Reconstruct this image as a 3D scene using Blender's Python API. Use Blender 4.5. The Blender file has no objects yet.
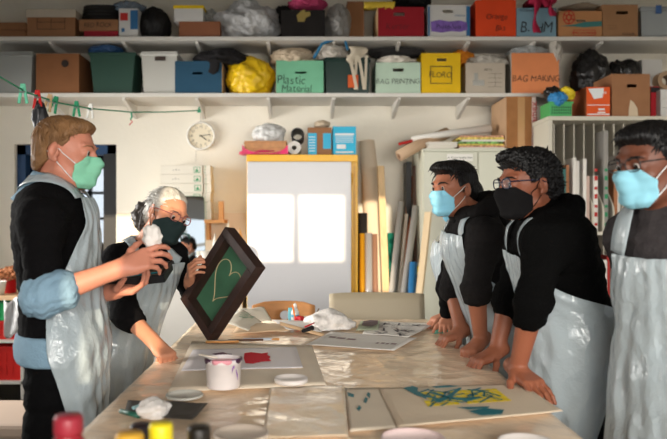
import bpy, bmesh, math, random
import numpy as np
from mathutils import Vector, Matrix, noise as mnoise
SC = bpy.context.scene
COL = SC.collection
PI = math.pi
# ---------------------------------------------------------------- camera
FPX, VX, VY, CZ = 700.0, 304.0, 219.5, 1.40      # focal length in pixels, principal point, eye height
cd = bpy.data.cameras.new('camera'); cam = bpy.data.objects.new('camera', cd); COL.objects.link(cam)
cam.location = (0, 0, CZ); cam.rotation_euler = (PI/2, 0, 0)
cd.sensor_width = 36.0; cd.lens = 36.0*FPX/667.0; cd.shift_x = (333.5-VX)/667.0
cd.clip_start = 0.05
cd.dof.use_dof = True; cd.dof.focus_distance = 2.85; cd.dof.aperture_fstop = 2.6
SC.camera = cam
# ---------------------------------------------------------------- world, sun, window light, exposure
SC.view_settings.view_transform = 'Standard'; SC.view_settings.look = 'None'
SC.view_settings.gamma = 1.0; SC.view_settings.exposure = 0.10
w = bpy.data.worlds.new('sky'); SC.world = w; w.use_nodes = True
bg = w.node_tree.nodes['Background']; bg.inputs[0].default_value = (0.80, 0.90, 1.0, 1); bg.inputs[1].default_value = 1.2
def lamp(name, kind, loc, direction, energy, color=(1, 1, 1), size=None, angle=None):
    d = bpy.data.lights.new(name, kind); o = bpy.data.objects.new(name, d); COL.objects.link(o)
    o.location = loc; o.rotation_euler = Vector(direction).to_track_quat('-Z', 'Y').to_euler()
    d.energy = energy; d.color = color
    if size: d.shape = 'RECTANGLE'; d.size, d.size_y = size
    if angle: d.angle = math.radians(angle)
    return o
SUN_D = Vector((0.06, 1.0, -0.14))
lamp('sun', 'SUN', (0, -6, 4), SUN_D, 5.0, (1.0, 0.82, 0.58), angle=0.4)
L1 = lamp('daylight_side_window', 'AREA', (-2.93, 4.00, 1.60), (1, 0.06, -0.20), 74, (1.0, 0.965, 0.91), (2.4, 1.25))
L1.data.spread = math.radians(115)
L2 = lamp('daylight_back_window', 'AREA', (0.7, -1.72, 1.62), (-0.06, 1, -0.14), 78, (1.0, 0.955, 0.89), (4.6, 1.1))
L2.data.spread = math.radians(85)

def W(px, py, Y):
    return Vector(((px-VX)/FPX*Y, Y, CZ-(py-VY)/FPX*Y))
def WZ(px, py, z):                               # point on the horizontal plane z
    Y = (CZ-z)*FPX/(py-VY)
    return Vector(((px-VX)/FPX*Y, Y, z))
# ---------------------------------------------------------------- materials
MATS = {}
def mat(name, col, rough=0.6, spec=0.4, metal=0.0, bump=0.0, bscale=40.0, var=0.0, vscale=6.0, alpha=1.0, coat=0.0, stretch=None, trans=0.0, emit=0.0, sheen=0.0):
    if name in MATS: return MATS[name]
    m = bpy.data.materials.new(name); m.use_nodes = True
    nt = m.node_tree; b = nt.nodes['Principled BSDF']
    c = (*col[:3], 1)
    b.inputs['Base Color'].default_value = c; b.inputs['Roughness'].default_value = rough
    b.inputs['Specular IOR Level'].default_value = spec; b.inputs['Metallic'].default_value = metal
    b.inputs['Alpha'].default_value = alpha; b.inputs['Coat Weight'].default_value = coat
    b.inputs['Transmission Weight'].default_value = trans
    b.inputs['Sheen Weight'].default_value = sheen
    if emit:
        b.inputs['Emission Color'].default_value = c; b.inputs['Emission Strength'].default_value = emit
    tc = nt.nodes.new('ShaderNodeTexCoord'); vec = tc.outputs['Object']
    if stretch:
        mp = nt.nodes.new('ShaderNodeMapping'); mp.inputs['Scale'].default_value = stretch
        nt.links.new(vec, mp.inputs['Vector']); vec = mp.outputs['Vector']
    if var > 0:
        n = nt.nodes.new('ShaderNodeTexNoise'); n.inputs['Scale'].default_value = vscale; n.inputs['Detail'].default_value = 4
        nt.links.new(vec, n.inputs['Vector'])
        mx = nt.nodes.new('ShaderNodeMix'); mx.data_type = 'RGBA'
        mr = nt.nodes.new('ShaderNodeMapRange'); mr.inputs['From Min'].default_value = 0.3; mr.inputs['From Max'].default_value = 0.7
        nt.links.new(n.outputs['Fac'], mr.inputs['Value']); nt.links.new(mr.outputs['Result'], mx.inputs['Factor'])
        mx.inputs[6].default_value = tuple(max(0, x*(1-var)) for x in col[:3])+(1,)
        mx.inputs[7].default_value = tuple(min(1, x*(1+var)) for x in col[:3])+(1,)
        nt.links.new(mx.outputs[2], b.inputs['Base Color'])
    if bump > 0:
        n2 = nt.nodes.new('ShaderNodeTexNoise'); n2.inputs['Scale'].default_value = bscale; n2.inputs['Detail'].default_value = 5
        nt.links.new(vec, n2.inputs['Vector'])
        bp = nt.nodes.new('ShaderNodeBump'); bp.inputs['Strength'].default_value = bump; bp.inputs['Distance'].default_value = 0.02
        nt.links.new(n2.outputs['Fac'], bp.inputs['Height']); nt.links.new(bp.outputs['Normal'], b.inputs['Normal'])
    MATS[name] = m
    return m
def rgb(r, g, b):                                # sRGB 0-255 -> linear
    f = lambda v: ((v/255+0.055)/1.055)**2.4 if v > 10 else v/255/12.92
    return (f(r), f(g), f(b))

# ---------------------------------------------------------------- objects
def link(name, verts, faces, m=None, parent=None, smooth=False, mats=None, fmat=None):
    me = bpy.data.meshes.new(name)
    me.from_pydata([tuple(v) for v in verts], [], [tuple(f) for f in faces]); me.update()
    o = bpy.data.objects.new(name, me); COL.objects.link(o)
    for x in (mats or ([m] if m else [])): me.materials.append(x)
    if fmat is not None: me.polygons.foreach_set('material_index', fmat)
    if smooth: me.polygons.foreach_set('use_smooth', [True]*len(me.polygons))
    if parent is not None: attach(o, parent)
    return o
def wm(o):
    return o.matrix_basis.copy() if o.parent is None else wm(o.parent) @ o.matrix_parent_inverse @ o.matrix_basis
def attach(o, parent):                           # parent without moving (shapes are written in room coordinates)
    o.parent = parent; o.matrix_parent_inverse = wm(parent).inverted(); return o
class MB:                                        # collects shapes, builds ONE mesh
    def __init__(s): s.v = []; s.f = []; s.mi = []; s.cur = 0
    def add(s, vs, fs):
        n = len(s.v); s.v += [Vector(v) for v in vs]; s.f += [tuple(i+n for i in f) for f in fs]; s.mi += [s.cur]*len(fs); return s
    def box(s, lo, hi, M=None):
        x0, y0, z0 = lo; x1, y1, z1 = hi
        vs = [Vector(p) for p in ((x0,y0,z0),(x1,y0,z0),(x1,y1,z0),(x0,y1,z0),(x0,y0,z1),(x1,y0,z1),(x1,y1,z1),(x0,y1,z1))]
        if M is not None: vs = [M @ v for v in vs]
        return s.add(vs, [(3,2,1,0),(4,5,6,7),(0,1,5,4),(1,2,6,5),(2,3,7,6),(3,0,4,7)])
    def tube(s, pts, r, n=10, caps=True, flat=None):
        pts = [Vector(p) for p in pts]; rs = r if isinstance(r, (list, tuple)) else [r]*len(pts)
        vs = []; up = None
        for i, p in enumerate(pts):
            t = (pts[min(i+1, len(pts)-1)]-pts[max(i-1, 0)]).normalized()
            if up is None: up = Vector((0,0,1)) if abs(t.z) < .9 else Vector((1,0,0))
            a = (up-t*up.dot(t)).normalized(); b = t.cross(a); up = a
            for k in range(n):
                an = 2*PI*k/n
                vs.append(p+(a*math.cos(an)+b*math.sin(an))*rs[i])
        fs = []
        for i in range(len(pts)-1):
            for k in range(n):
                k2 = (k+1) % n
                fs.append((i*n+k, i*n+k2, (i+1)*n+k2, (i+1)*n+k))
        if caps: fs += [tuple(range(n-1, -1, -1)), tuple(range((len(pts)-1)*n, len(pts)*n))]
        return s.add(vs, fs)
    def lathe(s, prof, c=(0,0,0), n=24, M=None, caps=True):    # prof: (r, z) list
        c = Vector(c); vs = []
        for r, z in prof:
            for k in range(n):
                v = Vector((r*math.cos(2*PI*k/n), r*math.sin(2*PI*k/n), z))
                vs.append((M @ v if M is not None else v)+c)
        fs = []; L = len(prof)
        for i in range(L-1):
            for k in range(n):
                k2 = (k+1) % n; fs.append((i*n+k, i*n+k2, (i+1)*n+k2, (i+1)*n+k))
        caps = caps and prof[0] != prof[-1]
        if caps and prof[0][0] > .001: fs.append(tuple(range(n-1, -1, -1)))
        if caps and prof[-1][0] > .001: fs.append(tuple(range((L-1)*n, L*n)))
        return s.add(vs, fs)
    def prism(s, poly, d, M=None):               # poly: 2-D outline (x, z), extruded along y by d
        n = len(poly)
        vs = [Vector((x, 0, z)) for x, z in poly]+[Vector((x, d, z)) for x, z in poly]
        if M is not None: vs = [M @ v for v in vs]
        fs = [tuple(range(n)), tuple(range(2*n-1, n-1, -1))]+[((i+1) % n, i, n+i, n+(i+1) % n) for i in range(n)]
        return s.add(vs, fs)
    def sheet(s, grid):                          # grid[i][j] of points
        a, b = len(grid), len(grid[0]); vs = [p for row in grid for p in row]
        return s.add(vs, [(i*b+j, i*b+j+1, (i+1)*b+j+1, (i+1)*b+j) for i in range(a-1) for j in range(b-1)])
    def build(s, name, m, parent=None, smooth=False, bevel=0.0, solid=0.0, sub=0, offset=0.0):
        o = link(name, s.v, s.f, parent=parent, smooth=smooth, mats=m if isinstance(m, (list, tuple)) else [m], fmat=s.mi)
        if solid: md = o.modifiers.new('solid', 'SOLIDIFY'); md.thickness = solid; md.offset = offset
        if bevel: md = o.modifiers.new('bevel', 'BEVEL'); md.width = bevel; md.segments = 2; md.limit_method = 'ANGLE'
        if sub: md = o.modifiers.new('sub', 'SUBSURF'); md.levels = sub; md.render_levels = sub
        return o
def box(name, lo, hi, m, parent=None, bevel=0.0): return MB().box(lo, hi).build(name, m, parent, bevel=bevel)
def empty(name, loc, rot=(0,0,0)):
    o = bpy.data.objects.new(name, None); COL.objects.link(o); o.location = loc; o.rotation_euler = rot; o.empty_display_size = .05
    return o
def tag(o, label, cat, group=None, kind=None):
    o['label'] = label; o['category'] = cat
    if group: o['group'] = group
    if kind: o['kind'] = kind
    return o
def thing(name, loc, label, cat, group=None, rot=(0,0,0)):
    return tag(empty(name, loc, rot), label, cat, group)
def struct(o): o['kind'] = 'structure'; return o
def RZ(a): return Matrix.Rotation(a, 4, 'Z')
def RX(a): return Matrix.Rotation(a, 4, 'X')
def RY(a): return Matrix.Rotation(a, 4, 'Y')
def T(*v): return Matrix.Translation(Vector(v))
def textmesh(name, s, size, M, m, parent=None, extrude=0.0008, bold=0.0, shear=0.0, align='CENTER'):
    cu = bpy.data.curves.new(name, 'FONT'); cu.body = s; cu.size = size; cu.align_x = align; cu.align_y = 'CENTER'
    cu.extrude = extrude; cu.offset = bold; cu.shear = shear; cu.resolution_u = 3
    t = bpy.data.objects.new(name+'_curve', cu); COL.objects.link(t)
    me = bpy.data.meshes.new_from_object(t.evaluated_get(bpy.context.evaluated_depsgraph_get()))
    bpy.data.objects.remove(t); me.name = name
    me.transform(M); me.materials.clear(); me.materials.append(m)
    o = bpy.data.objects.new(name, me); COL.objects.link(o)
    if parent is not None: attach(o, parent)
    return o
def handtext(name, s, size, M, m, parent=None, seed=1, thin=.012, jit=1.0, align='CENTER'):
    """uneven hand lettering, one mesh"""
    r = random.Random(seed); mb = MB(); x = 0; items = []
    for line in s.split('\n'):
        for ch in line:
            if ch == ' ': x += size*.32; continue
            t = textmesh('glyph', ch, size, Matrix.Identity(4), m, None, bold=-size*thin, align='LEFT', extrude=.0005); me = t.data
            xs = [v.co.x for v in me.vertices]; x0, x1 = min(xs), max(xs)
            A = T(x-x0, r.uniform(-.05,.05)*size*jit, 0) @ RZ(r.uniform(-.10,.10)*jit) @ Matrix.Diagonal((.92, r.uniform(.9,1.12), 1, 1))
            items.append(([A @ v.co for v in me.vertices], [tuple(p.vertices) for p in me.polygons])); x += (x1-x0)*.92+size*.085
            bpy.data.objects.remove(t)
    sh = -x/2 if align == 'CENTER' else 0
    for vs, fs in items: mb.add([M @ (Vector((v.x+sh+v.y*.08, v.y, v.z))) for v in vs], fs)
    return mb.build(name, m, parent)
FRONT = RX(PI/2)                                 # text lying in XY -> standing, readable from -Y
# ---------------------------------------------------------------- crumpled cloth / bags
def fbm(p, oct=4):
    return mnoise.fractal(p, 1.0, 2.0, oct, noise_basis='PERLIN_ORIGINAL')
def blob_mesh(center, rad, seed=0, crumple=0.25, freq=3.0, fold=0.12, flat=0.0, sub=4, pinch=None):
    """an icosphere pushed about by noise and ridged folds; flat: cut the bottom at -flat*rz"""
    bm = bmesh.new(); bmesh.ops.create_icosphere(bm, subdivisions=sub, radius=1.0)
    off = Vector((seed*7.31, seed*3.17, seed*1.73)); c = Vector(center)
    for v in bm.verts:
        d = v.co.normalized()
        r = 1+crumple*fbm(d*freq*.5+off, 3)
        q = d*freq+off*1.7
        rid = 1-abs(mnoise.noise(q+Vector((0,0,mnoise.noise(q*.7)*1.2))))*2
        rid2 = 1-abs(mnoise.noise(q*2.3+off))*2
        r += fold*(rid*.6+rid2*.35+(.22*(1-abs(mnoise.noise(q*4.9+off))*2) if sub > 4 else 0))
        p = d*r
        if pinch and p.z > pinch: 
            k = 1-min(1, (p.z-pinch)/.6)*.6; p.x *= k; p.y *= k; p.z += (p.z-pinch)*.5
        p = Vector((p.x*rad[0], p.y*rad[1], p.z*rad[2]))
        if flat and p.z < -flat*rad[2]: p.z = -flat*rad[2]+ (p.z+flat*rad[2])*.03
        v.co = p+c
    vs = [v.co.copy() for v in bm.verts]; fs = [[v.index for v in f.verts] for f in bm.faces]
    bm.free(); return vs, fs
def blob(name, center, rad, m, seed=0, parent=None, **k):
    vs, fs = blob_mesh(center, rad, seed, **k)
    return link(name, vs, fs, m, parent, smooth=True)
TABZ = .88
# ---------------------------------------------------------------- signed-distance bodies -> one continuous surface
def A3(v): return np.array(v, dtype=np.float64)
class Field:
    def __init__(s): s.p = []
    def copy(s):
        f = Field(); f.p = list(s.p); return f
    def cap(s, a, b, ra, rb=None, k=.02, sub=False, mirror=None):
        s.p.append(('c', A3(a), A3(b), ra, ra if rb is None else rb, k, sub)); return s
    def ell(s, c, r, R=None, k=.02, sub=False):
        s.p.append(('e', A3(c), A3(r), np.eye(3) if R is None else np.array(R, dtype=np.float64), None, k, sub)); return s
    def bbox(s, q):
        if q[0] == 'c':
            r = max(q[3], q[4]); return np.minimum(q[1], q[2])-r, np.maximum(q[1], q[2])+r
        e = np.abs(q[3]) @ q[2]; return q[1]-e, q[1]+e
    def dist(s, q, P):
        if q[0] == 'c':
            ba = q[2]-q[1]; L = ba @ ba+1e-12; pa = P-q[1]
            t = np.clip((pa @ ba)/L, 0, 1)
            return np.sqrt(((pa-t[..., None]*ba)**2).sum(-1))-(q[3]+(q[4]-q[3])*t)
        l = (P-q[1]) @ q[3]                      # R columns = local axes
        k0 = np.sqrt(((l/q[2])**2).sum(-1)); k1 = np.sqrt(((l/q[2]**2)**2).sum(-1))+1e-9
        return k0*(k0-1)/k1
    def comb(s, D, d, k, sub):
        if sub:
            h = np.maximum(k-np.abs(D+d), 0)/k; return np.maximum(D, -d)+h*h*k*.25
        h = np.maximum(k-np.abs(D-d), 0)/k; return np.minimum(D, d)-h*h*k*.25
    def ev(s, P):
        P = np.asarray(P, dtype=np.float64); D = np.full(P.shape[:-1], 1.0)
        for q in s.p: D = s.comb(D, s.dist(q, P), q[5], q[6])
        return D
    def grad(s, P, e=.002):
        P = np.asarray(P, dtype=np.float64); g = np.stack([s.ev(P+np.eye(3)[i]*e)-s.ev(P-np.eye(3)[i]*e) for i in range(3)], -1)
        return g/(np.linalg.norm(g, axis=-1, keepdims=True)+1e-9)
    def mesh(s, lo, hi, h, cut=None, off=0.0, post=None):
        lo = A3(lo); hi = A3(hi); n = np.ceil((hi-lo)/h).astype(int)+1
        ax = [lo[i]+h*np.arange(n[i]) for i in range(3)]
        D = np.full(tuple(n), .05)
        for q in s.p:
            m = .045+off; a, b = s.bbox(q); i0 = np.clip(np.floor((a-m-lo)/h).astype(int), 0, n); i1 = np.clip(np.ceil((b+m-lo)/h).astype(int)+1, 0, n)
            if (i1 <= i0).any(): continue
            P = np.stack(np.meshgrid(*[ax[i][i0[i]:i1[i]] for i in range(3)], indexing='ij'), -1)
            sl = tuple(slice(i0[i], i1[i]) for i in range(3))
            D[sl] = s.comb(D[sl], s.dist(q, P), q[5], q[6])
        D = D-off
        if cut or post:
            P = np.stack(np.meshgrid(*ax, indexing='ij'), -1)
            if post: D = post(P, D)
            for (p, nrm) in (cut or []): D = np.maximum(D, (P-A3(p)) @ A3(nrm))   # keeps the side the normal points away from
        return surfnet(D, lo, h)
CORN = [(0,0,0),(1,0,0),(0,1,0),(1,1,0),(0,0,1),(1,0,1),(0,1,1),(1,1,1)]
EDG = [(0,1),(2,3),(4,5),(6,7),(0,2),(1,3),(4,6),(5,7),(0,4),(1,5),(2,6),(3,7)]
def surfnet(D, lo, h):
    nx, ny, nz = D.shape; S = D < 0
    cs = [S[a:nx-1+a, b:ny-1+b, c:nz-1+c] for a, b, c in CORN]
    cnt = sum(c.astype(np.int8) for c in cs); act = (cnt > 0) & (cnt < 8)
    I = np.argwhere(act)
    if not len(I): return np.zeros((0,3)), np.zeros((0,4), int)
    idx = np.full(act.shape, -1, dtype=np.int64); idx[act] = np.arange(len(I))
    cv = [D[I[:,0]+a, I[:,1]+b, I[:,2]+c] for a, b, c in CORN]
    acc = np.zeros((len(I), 3)); num = np.zeros(len(I))
    for a, b in EDG:
        m = (cv[a] < 0) != (cv[b] < 0); t = np.where(m, cv[a]/np.where(m, cv[a]-cv[b], 1), 0)
        p = A3(CORN[a])+t[:, None]*(A3(CORN[b])-A3(CORN[a])); acc += np.where(m[:, None], p, 0); num += m
    V = lo+h*(I+acc/num[:, None]); Q = []
    for ax in range(3):
        o = [0,0,0]; o[ax] = 1; u, w_ = [(1,2),(2,0),(0,1)][ax]
        s0 = S[:nx-o[0], :ny-o[1], :nz-o[2]]; s1 = S[o[0]:, o[1]:, o[2]:]
        E = np.argwhere(s0 != s1); E = E[(E[:, u] >= 1) & (E[:, w_] >= 1)]
        lim = np.array(act.shape); E = E[(E < lim).all(1)]
        du = np.zeros(3, int); du[u] = 1; dw = np.zeros(3, int); dw[w_] = 1
        c = [E-du-dw, E-dw, E, E-du]; q = np.stack([idx[x[:,0], x[:,1], x[:,2]] for x in c], 1)
        q[~s0[E[:,0], E[:,1], E[:,2]]] = q[~s0[E[:,0], E[:,1], E[:,2]]][:, ::-1]
        Q.append(q[(q >= 0).all(1)])
    return V, np.concatenate(Q)
def npmesh(name, V, F, m, parent=None, smooth=True):
    me = bpy.data.meshes.new(name); V = np.asarray(V, np.float32); F = np.asarray(F, np.int32)
    me.vertices.add(len(V)); me.vertices.foreach_set('co', V.ravel())
    me.loops.add(F.size); me.loops.foreach_set('vertex_index', F.ravel())
    me.polygons.add(len(F)); me.polygons.foreach_set('loop_start', np.arange(0, F.size, F.shape[1], dtype=np.int32))
    me.polygons.foreach_set('use_smooth', np.ones(len(F), bool)); me.update(calc_edges=True); me.validate()
    o = bpy.data.objects.new(name, me); COL.objects.link(o); me.materials.append(m)
    if parent is not None: attach(o, parent)
    return o
def fieldbox(f, pad=.03):
    bb = [f.bbox(q) for q in f.p if not q[6]]
    return np.min([b[0] for b in bb], 0)-pad, np.max([b[1] for b in bb], 0)+pad
def nz(P, s, seed):                              # quick smooth pseudo-noise for arrays
    r = np.random.RandomState(seed); out = 0
    for i in range(5):
        k = r.normal(size=3)*s*(1+.45*i); out = out+np.sin(P @ k+r.rand()*6.3)/(1+.5*i)
    return out/2.6
def basis(fwd, up):
    f = A3(fwd); f /= np.linalg.norm(f); u = A3(up); u = u-f*(u @ f); u /= np.linalg.norm(u)
    r = np.cross(f, u); return np.stack([r, f, u], 1)      # columns: right, forward, up
class Head:
    """local frame: x right, y forward (face), z up, origin between the ears; s = overall scale"""
    def __init__(s, c, fwd, up=(0,0,1), scale=1.0, roll=0.0):
        s.c = A3(c); s.R = basis(fwd, up)
        if roll: s.R = s.R @ np.array(Matrix.Rotation(roll, 3, 'Y'))
        s.k = scale
    def w(s, *p): return s.c+s.R @ (A3(p)*s.k)
    def wr(s, R): return s.R @ np.array(R)
    def loc(s, P): return ((P-s.c) @ s.R)/s.k
def head_prims(f, H, female=False, nose=1.0, jaw=1.0):
    k = H.k; E = lambda c, r, kk=.02, sub=False, R=None: f.ell(H.w(*c), A3(r)*k, H.R if R is None else H.wr(R), kk, sub)
    Cp = lambda a, b, ra, rb=None, kk=.012, sub=False: f.cap(H.w(*a), H.w(*b), ra*k, None if rb is None else rb*k, kk, sub)
    E((0,-.012,.038), (.074,.096,.082)); E((0,.030,-.015), (.062,.062,.088), .03)
    E((0,.035,-.070), (.050*jaw,.048,.042), .03); E((0,.076,-.097), (.020,.016,.017), .02)
    for x in (-1, 1):
        E((x*.040,.058,-.022), (.024,.024,.020), .025)                 # cheekbone
        Cp((x*.058,.005,-.055), (x*.030,.070,-.092), .016, .014, .025)  # jaw line
        E((x*.032,.100,.012), (.020,.016,.013), .014, True)            # eye socket
        E((x*.0315,.0795,.010), (.0165,.0135,.0125), .006)             # lids over the eyeball
        Cp((x*.014,.091,.030), (x*.046,.076,.034), .008, .007, .014)   # brow ridge
        E((x*.012,.103,-.028), (.009,.011,.008), .008)                 # nostril wing
    Cp((0,.092,.016), (0,.112*(.5+.5*nose),-.020), .0085, .012, .012)
    E((0,.113*(.5+.5*nose),-.024), (.012,.012,.010), .008)
    E((0,.091,-.056), (.024,.010,.007), .010); E((0,.090,-.066), (.020,.010,.007), .008)
    E((0,.105,-.0608), (.022,.010,.0016), .004, True)
    for x in (-1, 1):
        Re = np.array(Matrix.Rotation(x*-.35, 3, 'Z') @ Matrix.Rotation(-.2, 3, 'X'))
        E((x*.080,-.012,.002), (.007,.019,.032), .008, False, Re)
        E((x*.0865,-.008,.006), (.006,.011,.019), .005, True, Re)
        E((x*.078,.004,-.004), (.006,.006,.010), .006, False, Re)      # tragus
        E((x*.079,-.002,-.026), (.006,.009,.009), .006, False, Re)     # lobe
def hand_prims(f, wr, fw, nrm, side, curls, thumb=(.5,.4,.3), spread=.10, s=1.0, t_out=.75, t_n=.35):
    """fw: wrist->knuckles, nrm: where the palm faces, side: towards the thumb; curls: per finger (knuckle, middle, tip) bends"""
    F = Vector(fw).normalized(); N = Vector(nrm); N = (N-F*N.dot(F)).normalized(); S = F.cross(N)
    if S.dot(Vector(side)) < 0: S = -S
    wr = Vector(wr); k = .012*s; tips = []
    offs = (.029,.010,-.010,-.028); lens = ((.045,.028,.022),(.050,.031,.023),(.046,.029,.022),(.036,.022,.020)); rad = (.0092,.0095,.0090,.0080)
    for i in range(4):
        b = wr+F*(.088-.004*abs(i-1.2))*s+S*offs[i]*s-N*.003*s
        f.cap(wr+S*offs[i]*.55*s, b, .0145*s, .0125*s, k)
        ang = 0; p = b; sp = (1.3-i)*spread
        d0 = (F*math.cos(sp)+S*math.sin(sp)).normalized()
        for j in range(3):
            ang += curls[i][j]; d = d0*math.cos(ang)+N*math.sin(ang); q = p+d*lens[i][j]*s
            f.cap(p, q, (rad[i]-.0007*j+.0012*(j == 0))*s, (rad[i]-.0007*(j+1))*s, .004*s); p = q
        tips.append(p)
    f.ell(wr+F*.045*s+N*.006*s, (.038*s,.045*s,.014*s), np.stack([np.array(S), np.array(F), np.array(N)], 1), .014*s)
    b = wr+F*.022*s+S*.026*s+N*.006*s; f.cap(wr+F*.02*s+S*.01*s, b, .016*s, .0155*s, .012*s)
    d = (F*.62+S*t_out+N*t_n).normalized(); p = b; ax = d
    for j, L in enumerate((.040,.032,.026)):
        if j: d = (d*math.cos(thumb[j])+(F*.5-S*.55+N*.55).normalized()*math.sin(thumb[j])).normalized()
        q = p+d*L*s; f.cap(p, q, (.0125-.0015*j)*s, (.0112-.0015*j)*s, .006*s); p = q
    tips.append(p)
    f.cap(wr-F*.03*s, wr+F*.02*s, .026*s, .024*s, .015)
    return tips
FIST = [(1.2,1.5,.9)]*4; HALF = [(.5,.7,.4),(.55,.75,.4),(.6,.8,.4),(.65,.85,.45)]; FLAT = [(.12,.15,.1)]*4; RELAX = [(.3,.4,.25),(.35,.45,.3),(.4,.5,.3),(.45,.5,.3)]

def ribbon(pts, width, field=None, off=.004, n=26, norm=None, push=True):
    """a flat strip through points, pulled onto a surface; returns a point grid"""
    P = [Vector(p) for p in pts]; out = []
    seg = len(P)-1
    cr = []
    for i in range(n+1):                         # Catmull-Rom
        t = i/n*seg; k = min(int(t), seg-1); u = t-k
        a, b, c, d = P[max(k-1,0)], P[k], P[k+1], P[min(k+2, seg)]
        cr.append(.5*((2*b)+(c-a)*u+(2*a-5*b+4*c-d)*u*u+(3*b-a-3*c+d)*u**3))
    C = np.array([tuple(p) for p in cr])
    if field is not None:
        for _ in range(4):
            dd = field.ev(C)-off; g = field.grad(C)
            mv = np.where(dd < 0, dd, dd*(.9 if push else 0))
            C = C-g*mv[:, None]
        g = field.grad(C)
        for _ in range(2): C[1:-1] = (C[:-2]+2*C[1:-1]+C[2:])/4; g[1:-1] = (g[:-2]+2*g[1:-1]+g[2:])/4
    else: g = np.array([tuple(norm)]*len(C))
    for i in range(len(C)):
        t = Vector(C[min(i+1, len(C)-1)]-C[max(i-1, 0)]).normalized(); b = t.cross(Vector(g[i])).normalized()
        out.append([Vector(C[i])+b*width*x for x in (-.5,-.17,.17,.5)])
    return out
def drape(field, rows, ncol=44, off=.010, hang=.985, wr=.006, seed=1, rmax=.55, smooth=3, start_hang=4, fold=16.0):
    """cloth that follows a body: rows = (centre, forward, up, angle0, angle1); returns a point grid"""
    R = []; G = []
    for i, (c, fw, up, a0, a1) in enumerate(rows):
        B = basis(fw, up) if abs(A3(up) @ A3(fw)) < .999 else None
        u = A3(up)/np.linalg.norm(up); f_ = A3(fw)-u*(A3(fw) @ u); f_ /= np.linalg.norm(f_); r_ = np.cross(f_, u)
        an = np.linspace(a0, a1, ncol); D = np.cos(an)[:, None]*f_+np.sin(an)[:, None]*r_
        rs = np.linspace(rmax, .01, 70); P = A3(c)+D[:, None, :]*rs[None, :, None]
        dd = field.ev(P)-off; hit = dd < 0; j = np.where(hit.any(1), hit.argmax(1), len(rs)-1)
        r = rs[j]; j0 = np.maximum(j-1, 0); d1 = dd[np.arange(ncol), j]; d0 = dd[np.arange(ncol), j0]
        t = np.where(j > 0, d0/(d0-d1+1e-9), 0); r = rs[j0]+(rs[j]-rs[j0])*np.clip(t, 0, 1)
        r = np.where(hit.any(1), r, .03)
        if R and i > start_hang: r = np.maximum(r, R[-1]*hang)
        for _ in range(smooth):
            q = np.concatenate([r[:1], r, r[-1:]]); r = np.maximum(r, (q[:-2]+2*q[1:-1]+q[2:])/4)
        R.append(r); G.append((A3(c), D))
    R = np.array(R)
    for _ in range(2): R[1:-1] = np.maximum(R[1:-1], (R[:-2]+2*R[1:-1]+R[2:])/4)
    out = []
    rr = np.random.RandomState(seed); ph = rr.rand(8)*6.3
    for i, (c, D) in enumerate(G):
        t = i/(len(G)-1); a = np.linspace(-1, 1, ncol)
        fl = wr*(.35+1.6*t*t)*(np.sin(a*fold*.5+ph[0]+1.5*t)*.6+np.sin(a*fold*.9+ph[1]-2*t)*.5+.5*np.sin(a*fold*1.7+ph[2]+5*t))
        P = c+D*(R[i]+fl+wr*.9)[:, None]
        P = P+D*(nz(P, 28, seed+3)*wr*.9)[:, None]
        out.append([Vector(p) for p in P])
    return out
# ---------------------------------------------------------------- the room
WALL = mat('wall_paint', rgb(232,226,212), .75, .3, bump=.12, bscale=25, var=.035, vscale=2.2)
WHITE = mat('white_gloss_paint', rgb(226,222,214), .45); NAVY = mat('navy_door_paint', rgb(24,58,96), .45, var=.15, vscale=5)
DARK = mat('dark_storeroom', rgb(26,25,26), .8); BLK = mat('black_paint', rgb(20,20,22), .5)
GLASS = mat('pane_glass', (.9,.95,1), .03, .5, alpha=.12)
YWL = 5.95
def wall_y(name, y0, y1, x0, x1, z1, holes, m):  # wall across the room with rectangular openings (x0,x1,z0,z1), holes sorted by x, not overlapping in x
    mb = MB(); xs = sorted({x0, x1, *[h[0] for h in holes], *[h[1] for h in holes]})
    for a, b in zip(xs, xs[1:]):
        z = 0
        for h in sorted((h for h in holes if h[0] <= a+1e-6 and h[1] >= b-1e-6), key=lambda h: h[2]):
            if h[2] > z+1e-6: mb.box((a, y0, z), (b, y1, h[2]))
            z = max(z, h[3])
        if z < z1: mb.box((a, y0, z), (b, y1, z1))
    return struct(mb.build(name, m))
def rotm(o, name): return o
struct(box('floor', (-3.3,-2.0,-.12), (3.6,8.0,0), mat('floor_lino', rgb(50,45,43), .5, var=.12, vscale=3)))
struct(box('ceiling', (-3.15,-1.95,3.5), (3.55,6.1,3.6), mat('ceiling_paint', rgb(126,120,112), .8)))
struct(box('shading_slab', (-3,.7,2.30), (3.4,2.3,2.42), MATS['ceiling_paint']))  # added slab out of view, keeps window light off the upper shelves
DX0, DX1, DZ = -2.46, -1.595, 2.04
wall_y('wall_far', YWL, YWL+.15, -3.15, 3.55, 3.5, [(DX0, DX1, 0, DZ)], WALL)
sd = SUN_D/SUN_D.y; BY = -1.8
def back(x, y, z): t = BY-y; return x+sd.x*t, z+sd.z*t
def bwin(px0, px1, py0, py1, Y):
    a, b = W(px0, py1, Y), W(px1, py0, Y); q, r = back(*a), back(*b); return (q[0], r[0], q[1], r[1])
HB = [bwin(248, 293, 197, 262, 5.5), bwin(300, 344, 197, 262, 5.5), (-2.75, -1.45, 1.95, 2.52), (-.93, -.79, 1.45, 1.85), bwin(359, 392, 198, 292, 5.6)]
wall_y('wall_back', BY-.03, BY, -3.15, 3.55, 3.5, HB, WALL)
mb = MB(); mb.box((-3.15,-1.8,0), (-3,2.75,3.5)); mb.box((-3.15,5.25,0), (-3,5.95,3.5)); mb.box((-3.15,2.75,0), (-3,5.25,.95)); mb.box((-3.15,2.75,2.25), (-3,5.25,3.5)); struct(mb.build('wall_left', WALL))
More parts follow.
